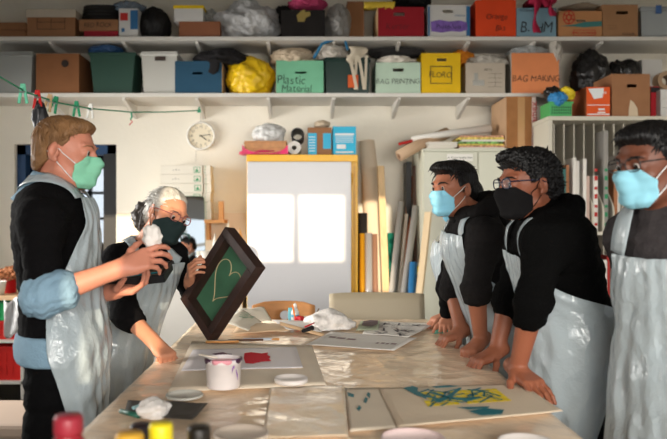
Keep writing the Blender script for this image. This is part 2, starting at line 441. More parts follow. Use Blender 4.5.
struct(MB().box((3.4,-1.8,0), (3.55,-1.3,3.5)).box((3.4,2.0,0), (3.55,5.95,3.5)).box((3.4,-1.3,0), (3.55,2.0,.9)).box((3.4,-1.3,2.9), (3.55,2.0,3.5)).build('wall_right', WALL))
fr = MB()
for y in (-1.3, -.2, .9, 1.95): fr.box((3.44,y,.9), (3.50,y+.05,2.9))
for z in (.9, 1.9, 2.85): fr.box((3.44,-1.3,z), (3.50,2.0,z+.05))
wn = struct(fr.build('added_window', WHITE)); MB().box((3.47,-1.3,.9), (3.475,2.0,2.9)).build('pane', GLASS, wn)  # added out of view so the mirror reflects bright sky
# side window in the wall beside the man (outside the frame): bars and panes
fr = MB()
for y in (2.75, 3.97, 5.20): fr.box((-3.10,y,.95), (-3.04,y+.05,2.25))
for z in (.95, 2.20): fr.box((-3.10,2.75,z), (-3.04,5.25,z+.05))
wn = struct(fr.build('window_1', WHITE)); MB().box((-3.08,2.80,1.0), (-3.07,5.20,2.20)).build('pane', GLASS, wn)
# doorway to the store room: blue frame, open blue leaf, black cover painting the navy jamb's shade, storeroom window beyond
dr = struct(MB().box((DX0,YWL+.05,0), (DX0+.075,YWL+.15,DZ)).box((DX0,YWL+.05,DZ-.085), (DX1,YWL+.15,DZ)).box((DX1-.09,YWL+.05,0), (DX1,YWL+.15,DZ)).build('door_1', [NAVY]))
lf = MB().box((DX0+.08,YWL+.17,.02), (DX0+.12,YWL+.82,DZ-.10)).build('door_leaf', NAVY, dr)
MB().box((DX0+.12,YWL+.20,.9), (DX0+.128,YWL+.23,1.0)).box((DX0+.075,YWL+.10,1.62), (DX0+.095,YWL+.16,1.76)).build('hinge', mat('brass_hinge', rgb(170,150,110), .35, metal=.8), dr)
MB().box((DX1-.115,YWL+.02,0), (DX1-.004,YWL+.16,DZ-.08)).build('jamb_shade_cover', BLK, dr)
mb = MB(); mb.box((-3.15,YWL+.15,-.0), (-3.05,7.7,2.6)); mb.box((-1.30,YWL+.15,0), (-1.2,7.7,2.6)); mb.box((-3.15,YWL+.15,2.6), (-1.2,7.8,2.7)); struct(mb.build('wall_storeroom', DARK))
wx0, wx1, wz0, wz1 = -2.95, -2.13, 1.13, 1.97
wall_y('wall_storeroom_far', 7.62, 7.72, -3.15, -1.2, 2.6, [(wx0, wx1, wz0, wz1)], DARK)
fr = MB(); gt = mat('grey_glazing_bar', rgb(96,104,108), .5)
for x in np.linspace(wx0, wx1, 5): fr.box((x-.018,7.63,wz0), (x+.018,7.68,wz1))
for z in np.linspace(wz0, wz1, 4): fr.box((wx0,7.63,z-.015), (wx1,7.68,z+.015))
wn = struct(fr.build('window_2', gt)); MB().box((wx0,7.655,wz0), (wx1,7.66,wz1)).build('pane', GLASS, wn)
# ---------------------------------------------------------------- long wall shelves
SH0, SH1, SY = 2.394, 2.838, 5.50
SHELF = mat('shelf_white', rgb(214,210,202), .5, var=.03, vscale=4)
def wall_shelf(z, x0, x1, brs, label):
    t = thing('wall_shelf', ((x0+x1)/2, YWL, z), label, 'shelf', 'long wall shelves')
    MB().box((x0,SY,z-.030), (x1,YWL,z)).build('shelf_board', SHELF, t, bevel=.003)
    for x in brs:
        MB().add([(x-.012,YWL,z-.031), (x-.012,SY+.04,z-.031), (x-.012,SY+.04,z-.042), (x-.012,YWL,z-.14), (x+.012,YWL,z-.031), (x+.012,SY+.04,z-.031), (x+.012,SY+.04,z-.042), (x+.012,YWL,z-.14)],
                 [(0,1,2,3), (7,6,5,4), (0,4,5,1), (1,5,6,2), (2,6,7,3), (3,7,4,0)]).build('bracket', SHELF, t)
    return t
brs = [W(p, 90, SY).x for p in (-30, 48, 122, 196, 268, 334, 400, 470)]
wall_shelf(SH0, -2.98, W(541, 90, SY).x, brs, 'lower long white wall shelf with bins and boxes above the clothesline')
wall_shelf(SH1, -2.98, 3.38, brs+[W(p, 90, SY).x for p in (536, 604)], 'upper long white wall shelf carrying the topmost row of boxes')
wall_shelf(SH1+.50, -2.98, 3.38, brs, 'highest white shelf board, just visible over the top boxes') if False else None
for i, x in enumerate([brs[k] for k in (1,2,3,4,5,6)]):
    pass
# ---------------------------------------------------------------- cartons and bins
INK = mat('black_marker', rgb(22,20,22), .6)
KRAFT = mat('kraft_card', rgb(152,108,76), .8, .2, var=.06, vscale=12)
def card(name, c, var=.05): return mat(name, c, .8, .2, var=var, vscale=9)
def carton(name, label, cat, x0, x1, z0, z1, m, yf=SY+.02, depth=.34, hole=None, lid=None, lidm=None, open_=True, group='boxes on the shelves', rz=0, inner=None, wall=.006, flaps=False):
    """hollow card box; hole=(u, v, w, h) hand slot in its front"""
    cx = (x0+x1)/2; w = (x1-x0)/2; h = z1-z0; t = thing(name, (cx, yf+depth/2, z0), label, cat, group, (0,0,rz))
    M = t.matrix_basis.copy(); d = depth/2
    mb = MB(); A = lambda lo, hi: mb.box(lo, hi, M)
    A((-w,-d,0.0005), (w,d,.006)); A((-w,-d,.006), (-w+wall,d,h)); A((w-wall,-d,.006), (w,d,h)); A((-w+wall,d-wall,.006), (w-wall,d,h))
    if hole:
        u, v, hw, hh = hole; a, b = -w+2*w*u-hw/2, -w+2*w*u+hw/2; c, e = h*v-hh/2, h*v+hh/2
        A((-w+wall,-d,.006), (a,-d+wall,h)); A((b,-d,.006), (w-wall,-d+wall,h)); A((a,-d,.006), (b,-d+wall,c)); A((a,-d,e), (b,-d+wall,h))
    else: A((-w+wall,-d,.006), (w-wall,-d+wall,h))
    mb.build('carton_body', m, t)
    if not open_ and not lid:
        q = MB(); q.box((-w,-d,h), (-.002,d,h+.004), M); q.box((.002,-d,h), (w,d,h+.004), M); q.build('top_flap', m, t)
    if flaps:
        for sx in (-1, 1):
            q = MB(); q.box((-.003,-d,0), (.003,d,.11), M @ T(sx*w,0,h) @ RY(sx*1.05)); q.build('top_flap', m, t)
    if lid:
        q = MB(); l = lid; o = .006
        q.box((-w-o,-d-o,h-l), (w+o,-d,h+.005), M); q.box((-w-o,d,h-l), (w+o,d+o,h+.005), M); q.box((-w-o,-d,h-l), (-w,d,h+.005), M); q.box((w,-d,h-l), (w+o,d,h+.005), M); q.box((-w,-d,h), (w,d,h+.005), M)
        q.build('lid', lidm or m, t, bevel=.002)
    t['_f'] = 0; del t['_f']
    return t, M @ T(0,-d-.001,0), w, h
def write(t, MF, s, u, v, size, m=INK, name='lettering', bold=.0, shear=0, rot=0, align='CENTER'):
    """writing on the front face; u across, v up, in metres from the face's bottom centre"""
    if m is INK or 'marker' in m.name: return handtext(name, s, size, MF @ T(u,0,v) @ FRONT @ RZ(rot), m, t, seed=len(s)*7+ord(s[0]), thin=.012-bold*2, align=align)
    return textmesh(name, s, size, MF @ T(u,0,v) @ FRONT @ RZ(rot), m, t, bold=bold, shear=shear, align=align)
def decal(t, MF, name, x0, z0, x1, z1, m, y=-.0004): return MB().box((x0,y-.0008,z0), (x1,y,z1), MF).build(name, m, t)
def shx(p, y=SY+.02): return (p-VX)/FPX*y
def shz(p, y=SY+.02): return CZ-(p-VY)/FPX*y
def onshelf(name, label, cat, p0, p1, pt, sh, m, **k):
    y = k.get('yf', SY+.02); return carton(name, label, cat, shx(p0, y), shx(p1, y), sh+.001, shz(pt, y), m, **k)
TEALT = mat('teal_print', rgb(58,120,118), .7); REDP = mat('red_print', rgb(184,40,34), .7)
# ---- upper row
t = thing('cardboard_sheets', (shx(10), SY+.2, SH1), 'stack of flat brown cardboard at the start of the top shelf', 'cardboard')
for i in range(6):
    MB().box((shx(-14)+.01*(i%2), SY+.03+.008*(i%3), SH1+.001+i*.021), (shx(26)-.008*(i%3), SY+.36, SH1+.0195+i*.021)).build('cardboard_sheet', KRAFT, t)
t, F, w_, h_ = onshelf('archive_box', 'brown archive box with a white lid and printed grid on its front', 'box', 27, 75, 10, SH1, KRAFT, lid=.058, lidm=card('archive_lid', rgb(196,184,166)), yf=SY+.02)
q = MB()
for zz in (.06,.115,.17): q.box((-.11,-.0012,zz), (.11,-.0004,zz+.003), F)
for xx in (-.11,0,.108): q.box((xx,-.0012,.06), (xx+.003,-.0004,.173), F)
q.build('printed_grid', INK, t); decal(t, F, 'hand_slot', -.03, .198, .03, .214, INK)
t, F, w_, h_ = onshelf('flat_box', 'slim red box lying under the brown box on the top shelf', 'box', 84, 118, 31.5, SH1, card('dark_red_card', rgb(150,36,48)), open_=False, depth=.26)
t, F, w_, h_ = carton('flat_box', 'flat brown box with handwriting, on the slim red box', 'box', shx(79), shx(118), shz(31.5)+.006, shz(20), KRAFT, depth=.28, open_=False); write(t, F, 'RED ROCK', 0, .045, .05, shear=.2)
mb = MB()
for i in range(4): mb.tube([(shx(97)+.145*math.cos(a)*(1-.03*i), SY+.17+.10*math.sin(a), shz(17)+.030+.028*i+.02*math.sin(a)) for a in np.linspace(0, 2*PI, 33)], .019, 8, caps=False)
tag(mb.build('coiled_hose', mat('black_rubber', rgb(28,27,27), .6), smooth=True), 'coil of black hose on the flat brown box', 'hose')
t, F, w_, h_ = onshelf('carton', 'small white carton with red and blue print on the top shelf', 'box', 119, 138, 9, SH1, card('white_card', rgb(206,204,200), .03), open_=False, depth=.2)
decal(t, F, 'blue_panel', .015, .06, w_, h_-.01, mat('blue_print', rgb(48,104,150), .7)); decal(t, F, 'red_print', -w_+.01, .13, -.005, .19, REDP); decal(t, F, 'blue_dot', -w_+.02, .04, -.03, .07, MATS['blue_print'])
CLEAR = mat('clear_poly_bag', rgb(205,210,210), .2, .5, bump=.8, bscale=30, alpha=.5)
WBAG = mat('white_poly_bag', rgb(196,196,196), .3, .5, bump=.9, bscale=26)
GBAG = mat('grey_poly_bag', rgb(150,148,145), .4, .5, bump=.5, bscale=22)
BBAG = mat('black_poly_bag', rgb(26,25,25), .3, .5, bump=.5, bscale=22)
def bag(name, label, cat, px, py, Y, rx, ry, rz_, m, seed, group=None, base=None, **k):
    c = W(px, py, Y)
    if base is not None: c.z = base+rz_*k.get('flat', .8)
    k.setdefault('sub', 5); k.setdefault('fold', .16)
    o = blob(name, c, (rx, ry, rz_), m, seed, **k); tag(o, label, cat, group); return o
bag('plastic_bag', 'clear blue-tinted plastic bag on the red and blue printed carton', 'bag', 129, 3, 5.68, .12, .11, .05, mat('blue_clear_bag', rgb(120,140,160), .2, bump=.5, bscale=25, alpha=.6), 2, base=shz(9)+.006, flat=.8)
bag('holdall_bag', 'soft black bag between the printed carton and the small white box', 'bag', 155, 22, 5.68, .125, .14, .15, mat('black_nylon', rgb(24,23,24), .7), 5, base=SH1+.001, flat=.8, crumple=.12, fold=.05)
t, F, w_, h_ = onshelf('carton', 'long brown carton under the small white box', 'box', 179, 220, 22, SH1, card('brown_card', rgb(140,90,64)), open_=False, depth=.3)
t, F, w_, h_ = carton('carton', 'small white box with a yellow lid on the brown carton', 'box', shx(174), shx(203), shz(22)+.006, shz(6), MATS['white_card'], depth=.24, lid=.02, lidm=card('yellow_lid', rgb(222,190,30)))
bag('plastic_bag', 'small clear plastic bag on the long brown carton', 'bag', 211, 12, 5.70, .062, .09, .075, CLEAR, 9, base=shz(22)+.007, flat=.8)
bag('plastic_bag', 'big full white plastic bag in the middle of the top shelf', 'bag', 247, 16, 5.72, .225, .17, .17, WBAG, 12, base=SH1+.001, flat=.82, crumple=.35, fold=.16)
bag('cloth_bundle', 'black cloth slumped against the open black box', 'cloth', 283, 10, 5.8, .09, .11, .17, mat('black_cloth', rgb(24,22,24), .9), 15, base=SH1+.001, flat=.8)
t, F, w_, h_ = onshelf('open_box', 'open black box with torn yellow label, pink cloth above it', 'box', 281, 325, 10, SH1, card('black_card', rgb(34,31,30), .2), wall=.008)
q = MB(); q.prism([(-.04,.12), (.01,.12), (.02,.15), (.06,.17), (.055,.20), (.02,.195), (.01,.22), (-.02,.20), (-.05,.17)], .0012, F @ T(0,-.0016,0)); q.build('torn_label', mat('torn_yellow', rgb(150,130,70), .8), t)
bag('cloth_bundle', 'bright pink cloth heaped over the open black box', 'cloth', 308, 4, 5.70, .13, .10, .05, mat('pink_cloth', rgb(196,70,112), .8), 17, fold=.25)
bag('plastic_bag', 'grey bulging plastic bag beside the narrow brown box', 'bag', 338, 16, 5.68, .105, .13, .16, GBAG, 19, base=SH1+.001, flat=.84, crumple=.15, fold=.09)
onshelf('carton', 'narrow tall brown box behind the grey bag', 'box', 347, 364, 2, SH1, KRAFT, yf=5.66, depth=.24, open_=False)
t, F, w_, h_ = onshelf('carton', 'dark red box with hand slot on the top shelf', 'box', 378, 424, 7, SH1, card('red_card', rgb(150,32,42)), hole=(.46,.76,.085,.026)); write(t, F, 'Kerser', -.02, .085, .075, mat('dark_red_marker', rgb(96,20,28), .7), shear=.1)
MB().box((-w_-.003,-.0,.004), (-w_-.0005,.34,h_), F).build('bare_side', card('bare_board', rgb(196,164,122)), t)
mb = MB()
for i in range(22):
    x = shx(365+i*1.35); z = SH1+.262; l = .025+.02*random.Random(i).random(); mb.tube([(x,SY+.05,z+.016), (x+.004,SY+.008,z+.008), (x+.002,SY+.004,z-l)], [.008,.009,.006], 6)
mb.box((shx(365), SY+.03, SH1+.262), (shx(394), SY+.20, SH1+.275)); tag(mb.build('fringed_cloth', mat('yellow_fringe', rgb(214,184,60), .8), smooth=True), 'yellow fringed cloth lying over the edge of the dark red box', 'cloth')
bag('cloth_bundle', 'dark cloth piled on the dark red box', 'cloth', 411, 3, 5.72, .14, .11, .05, MATS['black_cloth'], 21)
t, F, w_, h_ = onshelf('carton', 'white and blue box with a purple sprayed patch over its writing', 'box', 428, 470, 5, SH1, MATS['white_card'], hole=(.48,.80,.082,.026), open_=True)
q = MB(); q.prism([(-.14,.045), (-.06,.034), (.02,.045), (.09,.04), (.145,.055), (.14,.115), (.08,.13), (.0,.122), (-.08,.135), (-.145,.12)], .0012, F @ T(0,-.0016,0)); q.build('sprayed_patch', mat('purple_spray', rgb(122,92,168), .8, var=.25, vscale=30), t)
write(t, F @ T(0,-.002,0), 'Photo-Sets', 0, .08, .048, shear=.15); decal(t, F, 'blue_edge', w_-.03, .01, w_, h_-.01, MATS['blue_print']); decal(t, F, 'blue_edge', -w_, .01, -w_+.014, h_-.01, MATS['blue_print']); write(t, F, 'STORAGE', .085, .168, .018, MATS['blue_print'])
t, F, w_, h_ = onshelf('carton', 'bright orange-red box with handwriting beside the pale blue lettered box', 'box', 476, 516, 0, SH1, card('orange_red_card', rgb(222,74,36)), depth=.34); write(t, F, 'Orange', .01, .16, .06, shear=.2); write(t, F, 'Bks', .04, .07, .06, shear=.2)
bag('cloth_bundle', 'orange plastic heaped in the orange-red box', 'bag', 497, 1, 5.7, .12, .11, .05, mat('orange_plastic', rgb(226,120,70), .4), 23)
t, F, w_, h_ = onshelf('carton', 'pale blue box lettered in black beneath a hanging crimson cloth', 'box', 516.6, 556, 8, SH1, card('pale_blue_card', rgb(124,156,172))); write(t, F, 'B. HM', .008, .075, .112, bold=.003); write(t, F, 'ACCESSORIES', -.06, h_-.018, .026)
mb = MB()
for (p, n_, L) in ((535.5, 1, .27), (551, 2, .14), (545, 3, .07)):
    x = shx(p); g = []
    for i in range(12):
        v = i/11; ww = .018+.012*math.sin(v*7+n_); xx = x+.012*math.sin(v*6+n_); zz = SH1+.30-v*L; g.append([V3_ for V3_ in (Vector((xx-ww, SY+.004, zz)), Vector((xx-ww*.3, SY-.012, zz)), Vector((xx+ww*.3, SY-.006+.008*math.sin(v*9), zz)), Vector((xx+ww, SY+.006, zz)))])
    mb.sheet(g)
mb.box((shx(530), SY+.0, SH1+.275), (shx(556), SY+.2, SH1+.31)); tag(mb.build('crimson_cloth', mat('crimson_fabric', rgb(158,20,58), .8), smooth=True, solid=.006), 'crimson cloth hanging down over the pale blue box', 'cloth')
t, F, w_, h_ = onshelf('carton', 'brown box with a red round emblem, teal band and red framed words', 'box', 558.5, 602, 11, SH1, card('emblem_card', rgb(184,132,88)), hole=(.52,.63,.075,.016))
q = MB(); q.prism([(-w_+.01,.085), (-.04,.10), (.03,.118), (w_-.002,.125), (w_-.002,.085), (.03,.075), (-.04,.082)], .0012, F @ T(0,-.0016,0)); q.build('teal_band', TEALT, t)
q = MB()
for r0, r1 in ((.048,.056), (.016,.028)):
    a = [(-.09+r1*math.cos(x)*.85, .155+r1*math.sin(x)) for x in np.linspace(0, 2*PI, 25)]; b = [(-.09+r0*math.cos(x)*.85, .155+r0*math.sin(x)) for x in np.linspace(0, 2*PI, 25)]
    q.add([F @ Vector((x,-.001,z)) for x, z in a+b], [(i,i+1,26+i,25+i) for i in range(24)])
for i in range(6): q.box((-.004,-.0014,.02), (.004,-.0006,.05), F @ T(-.09,0,.155) @ RY(i*PI/3))
q.build('round_emblem', REDP, t); write(t, F, 'AFRICAN MASKS', .03, .032, .026, REDP)
q = MB(); q.box((-.055,-.0014,.010), (.118,-.0006,.014), F).box((-.055,-.0014,.052), (.118,-.0006,.056), F).box((-.055,-.0014,.010), (-.051,-.0006,.056), F).box((.114,-.0014,.010), (.118,-.0006,.056), F); q.build('red_frame', REDP, t)
bag('cloth_bundle', 'papers and cloth bulging from the brown box with the round emblem', 'cloth', 580, 9, 5.72, .14, .11, .03, mat('beige_cloth', rgb(170,152,130), .85), 25)
t, F, w_, h_ = onshelf('carton', 'plain brown storage box with hand slot beside the clear tub', 'box', 602.8, 638, 5, SH1, card('kraft_card_two', rgb(158,118,84)), hole=(.55,.76,.09,.024), open_=False); write(t, F, 'storage', .065, .028, .034, bold=.001)
q = MB()
for zz in (.062,.075,.09): q.box((-.10,-.0012,zz), (-.03,-.0004,zz+.0015), F)
q.build('printed_lines', INK, t)
FROST = mat('frosted_plastic', rgb(176,182,184), .3, .5, alpha=.72)
def tub(name, label, px0, px1, pt, sh, m, lidm=None, taper=.9, yf=SY+.02, depth=.34, lidh=.03, rim=.010, extra=None, group='plastic tubs on the shelves', cat='tub'):
    x0, x1 = shx(px0, yf), shx(px1, yf); z0 = sh+.001; h = shz(pt, yf)-z0; cx = (x0+x1)/2; w = (x1-x0)/2-rim; d = depth/2-rim
    t = thing(name, (cx, yf+depth/2, z0), label, cat, group)
    mb = MB(); P = []
    for (k, z) in ((taper, 0), (taper+.02, .012), (1, h-lidh)):
        for sx, sy in ((-1,-1),(1,-1),(1,1),(-1,1)): P.append(Vector((cx+sx*w*k, yf+depth/2+sy*d*(k*.5+.5), z0+z)))
    mb.add(P, [(3,2,1,0), (0,1,5,4),(1,2,6,5),(2,3,7,6),(3,0,4,7), (4,5,9,8),(5,6,10,9),(6,7,11,10),(7,4,8,11)]); mb.build('tub_body', m, t, bevel=.012, solid=.003, offset=-1)
    mb = MB(); zz = z0+h-lidh
    mb.box((cx-w-rim, yf, zz-.004), (cx+w+rim, yf+depth, zz+.014)).box((cx-w-rim*.2, yf+rim*.8, zz+.014), (cx+w+rim*.2, yf+depth-rim*.8, z0+h)); mb.build('lid', lidm or m, t, bevel=.006)
    return t, Matrix.Translation((cx, yf+rim*1.1, z0)), w, h
t, F, w_, h_ = tub('storage_tub', 'clear plastic tub at the far end of the top shelf', 640, 672, 6, SH1, FROST); MB().box((-.02,-.02,h_-.06), (.02,-.008,h_+.004), F @ T(.02,0,0)).build('clip', mat('blue_clip', rgb(60,96,150), .4), t)
# ---- lower row
t, F, w_, h_ = tub('storage_tub', 'pale grey lidded tub at the start of the lower shelf', -8, 33, 51, SH0, mat('grey_plastic', rgb(150,152,148), .45), lidh=.035)
t, F, w_, h_ = onshelf('carton', 'plain brown box with a dark round smudge, between the grey tub and the green bin', 'box', 36, 79, 54, SH0, card('brown_card_two', rgb(136,90,58)), open_=False, depth=.38)
q = MB(); q.lathe([(.0001,0),(.030,0)], n=14, caps=False, M=F @ T(.06,-.002,.235) @ RX(PI/2)); q.build('dark_smudge', mat('smudge', rgb(52,42,36), .9), t)
t, F, w_, h_ = tub('storage_bin', 'dark green ribbed bin with rim, beside the frosted tub', 88, 136, 52, SH0, mat('green_bin_plastic', rgb(38,70,58), .5), taper=.82, lidh=.018, cat='bin')
MB().box((-w_*.93,-.006,h_*.68), (w_*.93,.01,h_*.71), F @ T(0,.012,0)).build('rib', MATS['green_bin_plastic'], t)
bag('plastic_bag', 'crumpled blue plastic on the dark green bin', 'bag', 106, 48, 5.66, .13, .10, .045, mat('blue_plastic', rgb(38,76,120), .35), 31, base=shz(52)+.004, flat=.7)
t, F, w_, h_ = tub('storage_tub', 'frosted white tub with lid and papers inside, beside the blue box', 140, 178, 51, SH0, mat('milky_plastic', rgb(206,204,196), .35, alpha=.85), taper=.88, lidm=mat('white_plastic', rgb(214,212,206), .4))
decal(t, F, 'handle', -.035, h_-.075, .05, h_-.04, mat('dark_handle', rgb(60,46,40), .6), y=-.003); MB().box((-w_*.6,.05,.01), (w_*.7,.25,.13), F).build('stored_paper', mat('mixed_paper', rgb(190,150,120), .8, var=.35, vscale=14), t)
t, F, w_, h_ = onshelf('carton', 'dark blue card box with hand slot under a black cloth', 'box', 175, 222, 61, SH0, card('dark_blue_card', rgb(44,80,104)), hole=(.48,.62,.078,.020))
MB().box((w_+.0005,0,.004), (w_+.003,.34,h_), F).build('bare_side', MATS['bare_board'], t)
bag('cloth_bundle', 'black cloth spilling over the dark blue box', 'cloth', 222, 54, 5.66, .21, .15, .085, MATS['black_cloth'], 33, base=shz(63), flat=.55)
mb = MB(); g = [[Vector((shx(213+u*5+2*math.sin(v*3)), SY+.012-.006*math.sin(u*2+v), shz(58+v*17-3*abs(u)*v))) for u in (-1,-.5,0,.5,1)] for v in np.linspace(0,1,8)]; mb.sheet(g); 
tag(mb.build('black_sleeve', MATS['black_cloth'], smooth=True, solid=.01), 'black cloth corner hanging over the hand-slotted dark blue box', 'cloth')
bag('sack', 'bright yellow full plastic sack between the dark blue and mint boxes', 'bag', 250, 76, 5.64, .175, .15, .165, mat('yellow_sack', rgb(226,186,24), .4, bump=.4, bscale=18), 37, base=SH0+.001, flat=.8, crumple=.22, fold=.12)
bag('cloth_bundle', 'dark cloth tucked behind the yellow sack', 'cloth', 243, 62, 5.80, .15, .09, .16, MATS['black_cloth'], 39, base=SH0+.001, flat=.8)
t, F, w_, h_ = onshelf('carton', 'mint green box lettered Plastic Material', 'box', 276, 323.5, 60.5, SH0, card('mint_card', rgb(122,188,152)), hole=(.52,.63,.085,.018)); write(t, F, 'Plastic', -.06, .105, .098, shear=.15, bold=.001); write(t, F, 'Material', -.02, .035, .080, shear=.15, bold=.001)
MB().box((-w_-.003,0,.004), (-w_-.0005,.34,h_), F).build('bare_side', MATS['bare_board'], t)
bag('cloth_bundle', 'beige cloth heaped on the mint green box', 'cloth', 293, 54, 5.66, .15, .13, .075, mat('beige_linen', rgb(196,178,154), .85), 41, base=shz(60.5)-.01, flat=.6, fold=.2)
t, F, w_, h_ = tub('storage_bin', 'very dark green bin with canvas bags hanging over it', 324, 371, 57, SH0, mat('dark_green_plastic', rgb(22,50,44), .4), taper=.94, cat='bin')
bag('cloth_bundle', 'white cloth bundle on the very dark green bin', 'cloth', 331, 52, 5.66, .12, .12, .07, mat('white_linen', rgb(206,198,186), .85), 43, base=shz(57)+.002, flat=.6, fold=.2)
mb = MB(); mb.tube([W(314,58,5.53), W(322,44,5.52), W(335,39,5.52), W(345,40,5.53), W(348,50,5.53)], .012, 8); tag(mb.build('blue_strap', mat('blue_webbing', rgb(40,110,150), .7), smooth=True), 'blue webbing strap looped over the white cloth bundle', 'strap')
CANV = mat('canvas_cotton', rgb(208,196,174), .9, bump=.2, bscale=150)
g = [[Vector((shx(348+u*17+3*math.sin(v*4)), SY+.008-.012*math.sin(u*5+v*2), shz(47+v*(13+5*math.sin(u*4))))) for u in np.linspace(0,1,10)] for v in np.linspace(0,1,7)]
t = tag(MB().sheet(g).build('canvas_bag', CANV, smooth=True, solid=.008), 'canvas tote bag draped with long handles over the very dark green bin', 'bag')
for p0, p1 in ((346,357), (356,364)):
    MB().sheet([[Vector((shx(p), SY-.002-.006*math.sin(v*3), shz(56+v*34))) for p in (p0+(p1-p0)*v**.7*.8, p0+(p1-p0)*v**.7*.8+3)] for v in np.linspace(0,1,8)]).build('bag_handle', CANV, t, solid=.004)
    MB().sheet([[Vector((shx(p), SY-.001, shz(56+v*34))) for p in (p0+9-1.5*v, p0+11.5-1.5*v)] for v in np.linspace(0,1,8)]).build('bag_handle', CANV, t, solid=.004)
decal(t, Matrix.Translation((shx(349), SY-.004, shz(92))), 'orange_tag', -.01, .03, .07, .13, mat('orange_tag', rgb(208,92,40), .7))
t, F, w_, h_ = onshelf('carton', 'pale green box lettered Bag Printing', 'box', 376, 420.5, 62.5, SH0, card('pale_green_card', rgb(184,206,186)), hole=(.5,.76,.085,.026)); write(t, F, 'BAG PRINTING', 0, .092, .058, shear=.1)
bag('paper_pile', 'crumpled papers and cloth on the pale green box', 'paper', 395, 58, 5.62, .14, .12, .035, MATS['white_linen'], 45, base=shz(62.5)+.0, flat=.7, fold=.2)
bag('cloth_bundle', 'flat dark grey cloth behind the papers, near the yellow box', 'cloth', 397, 53, 5.80, .20, .10, .05, mat('charcoal_cloth', rgb(60,58,58), .9), 46)
t, F, w_, h_ = onshelf('carton', 'yellow box lettered Floro in a drawn square', 'box', 421.5, 460.5, 53, SH0, card('yellow_card', rgb(222,180,30)), hole=(.52,.83,.075,.022)); write(t, F, 'FLORO', 0, .145, .062, bold=.003)
q = MB()
for x0, z0, x1, z1 in ((-.085,.08,-.080,.215), (.080,.075,.086,.213), (-.085,.075,.086,.081), (-.085,.208,.08,.215)): q.box((x0,-.0014,z0), (x1,-.0006,z1), F)
q.build('drawn_square', INK, t)
bag('cloth_bundle', 'orange cloth bulging behind the yellow lettered box', 'cloth', 462, 52, 5.74, .10, .09, .075, mat('orange_cloth', rgb(214,130,28), .8), 47, base=shz(60), flat=.6)
t, F, w_, h_ = onshelf('archive_box', 'beige archive box with a silver sticker beside the Bag Making box', 'box', 466, 505, 63.5, SH0, card('beige_card', rgb(184,172,156)), hole=None, open_=False)
decal(t, F, 'silver_sticker', -.10, .06, -.01, .105, mat('silver_foil', rgb(200,198,190), .25, metal=.6)); decal(t, F, 'silver_sticker', -.09, .10, -.06, .16, MATS['silver_foil']); write(t, F, 'ARTS', .02, .185, .03)
q = MB()
for zz in (.05,.085,.12,.155): q.box((.02,-.0012,zz), (.13,-.0004,zz+.002), F)
q.box((.075,-.0012,.05), (.077,-.0004,.155), F); q.build('printed_grid', INK, t)
bag('paper_pile', 'pale papers and bags slumped on the beige archive box', 'paper', 486, 58, 5.66, .15, .12, .05, mat('grey_linen', rgb(176,170,160), .85), 49, base=shz(63.5)+.005, flat=.6, fold=.18)
t, F, w_, h_ = onshelf('carton', 'peach orange box lettered Bag Making', 'box', 511.5, 559, 53, SH0, card('peach_card', rgb(222,138,90)), depth=.34); write(t, F, 'BAG MAKING', .01, .115, .068, shear=.05, bold=.0015)
MB().box((-w_-.003,0,.004), (-w_-.0005,.34,h_), F).build('bare_side', card('grey_board', rgb(166,160,148)), t)
bag('plastic_bag', 'clear crumpled plastic on the Bag Making box', 'bag', 528, 49, 5.66, .14, .11, .05, CLEAR, 51, base=shz(53), flat=.6)
bag('cloth_bundle', 'grey cloth spilling over the side of the Bag Making box', 'cloth', 555, 52, 5.58, .045, .08, .09, MATS['grey_linen'], 53)
# ---- things behind the cubby boxes, at the end of the lower shelf
wall_ext = [c for c in COL.objects if c.name.startswith('wall_shelf')][0]
MB().box((W(541,90,SY).x,SY+.05,SH0-.03), (3.38,YWL,SH0)).build('shelf_board', SHELF, wall_ext)
bag('rubbish_sack', 'black plastic sack bulging behind the orange and white carton', 'sack', 590, 68, 5.66, .13, .13, .19, BBAG, 55, 'black sacks', base=SH0+.001, flat=.8, fold=.16)
bag('rubbish_sack', 'black plastic sack bulging behind the brown hand-slotted box on the paper rack', 'sack', 622, 70, 5.72, .125, .12, .165, BBAG, 57, 'black sacks', base=SH0+.001, flat=.8, fold=.16)
onshelf('carton', 'white box at the back of the lower shelf behind the brown hand-slotted box', 'box', 642, 662, 60, SH0, MATS['white_card'], open_=False, yf=5.66, depth=.24)
# ---------------------------------------------------------------- clothesline with pegs
GRN = mat('green_cord', rgb(36,150,110), .6)
LINE = [(-14,70,2.5), (0,77,2.7), (27,92.5,3.05), (59,103,3.55), (90,108.5,4.05), (131,112.2,4.6), (165,112,5.05), (199,110.5,5.47)]
LP = [W(*p) for p in LINE]
cl = MB().tube(LP, .0042, 6).build('clothesline', GRN, smooth=True); tag(cl, 'green cord clothesline strung below the lower shelf', 'clothesline')
MB().tube([LP[-1]+Vector((0,0,-.004)), LP[-1]+Vector((0,.0,.02)), LP[-1]+Vector((0,.03,.03))], .006, 6).box(LP[-1]-Vector((.014,.006,.016)), LP[-1]+Vector((.014,.006,.008))).build('hook', GRN, cl)
def on_line(px):
    for a, b in zip(LINE, LINE[1:]):
        if a[0] <= px <= b[0]:
            t = (px-a[0])/(b[0]-a[0]); return W(*a).lerp(W(*b), t)
def peg(px, m, label, tilt=0, spread=.18):
    p = on_line(px); t = thing('clothes_peg', p, label, 'peg', 'pegs on the clothesline', (0, tilt, 0)); M = t.matrix_basis.copy()
    for s in (-1, 1):
        MB().box((-.006,-.005,-.058), (.006,.005,.028), M @ T(s*.008,0,0) @ RY(-s*spread*.9)).build('peg_leg', m, t, bevel=.002)
    MB().tube([M @ Vector((-.012,-.006,-.008)), M @ Vector((.012,-.006,-.008))], .004, 6).build('spring', mat('steel', rgb(170,170,170), .3, metal=.9), t)
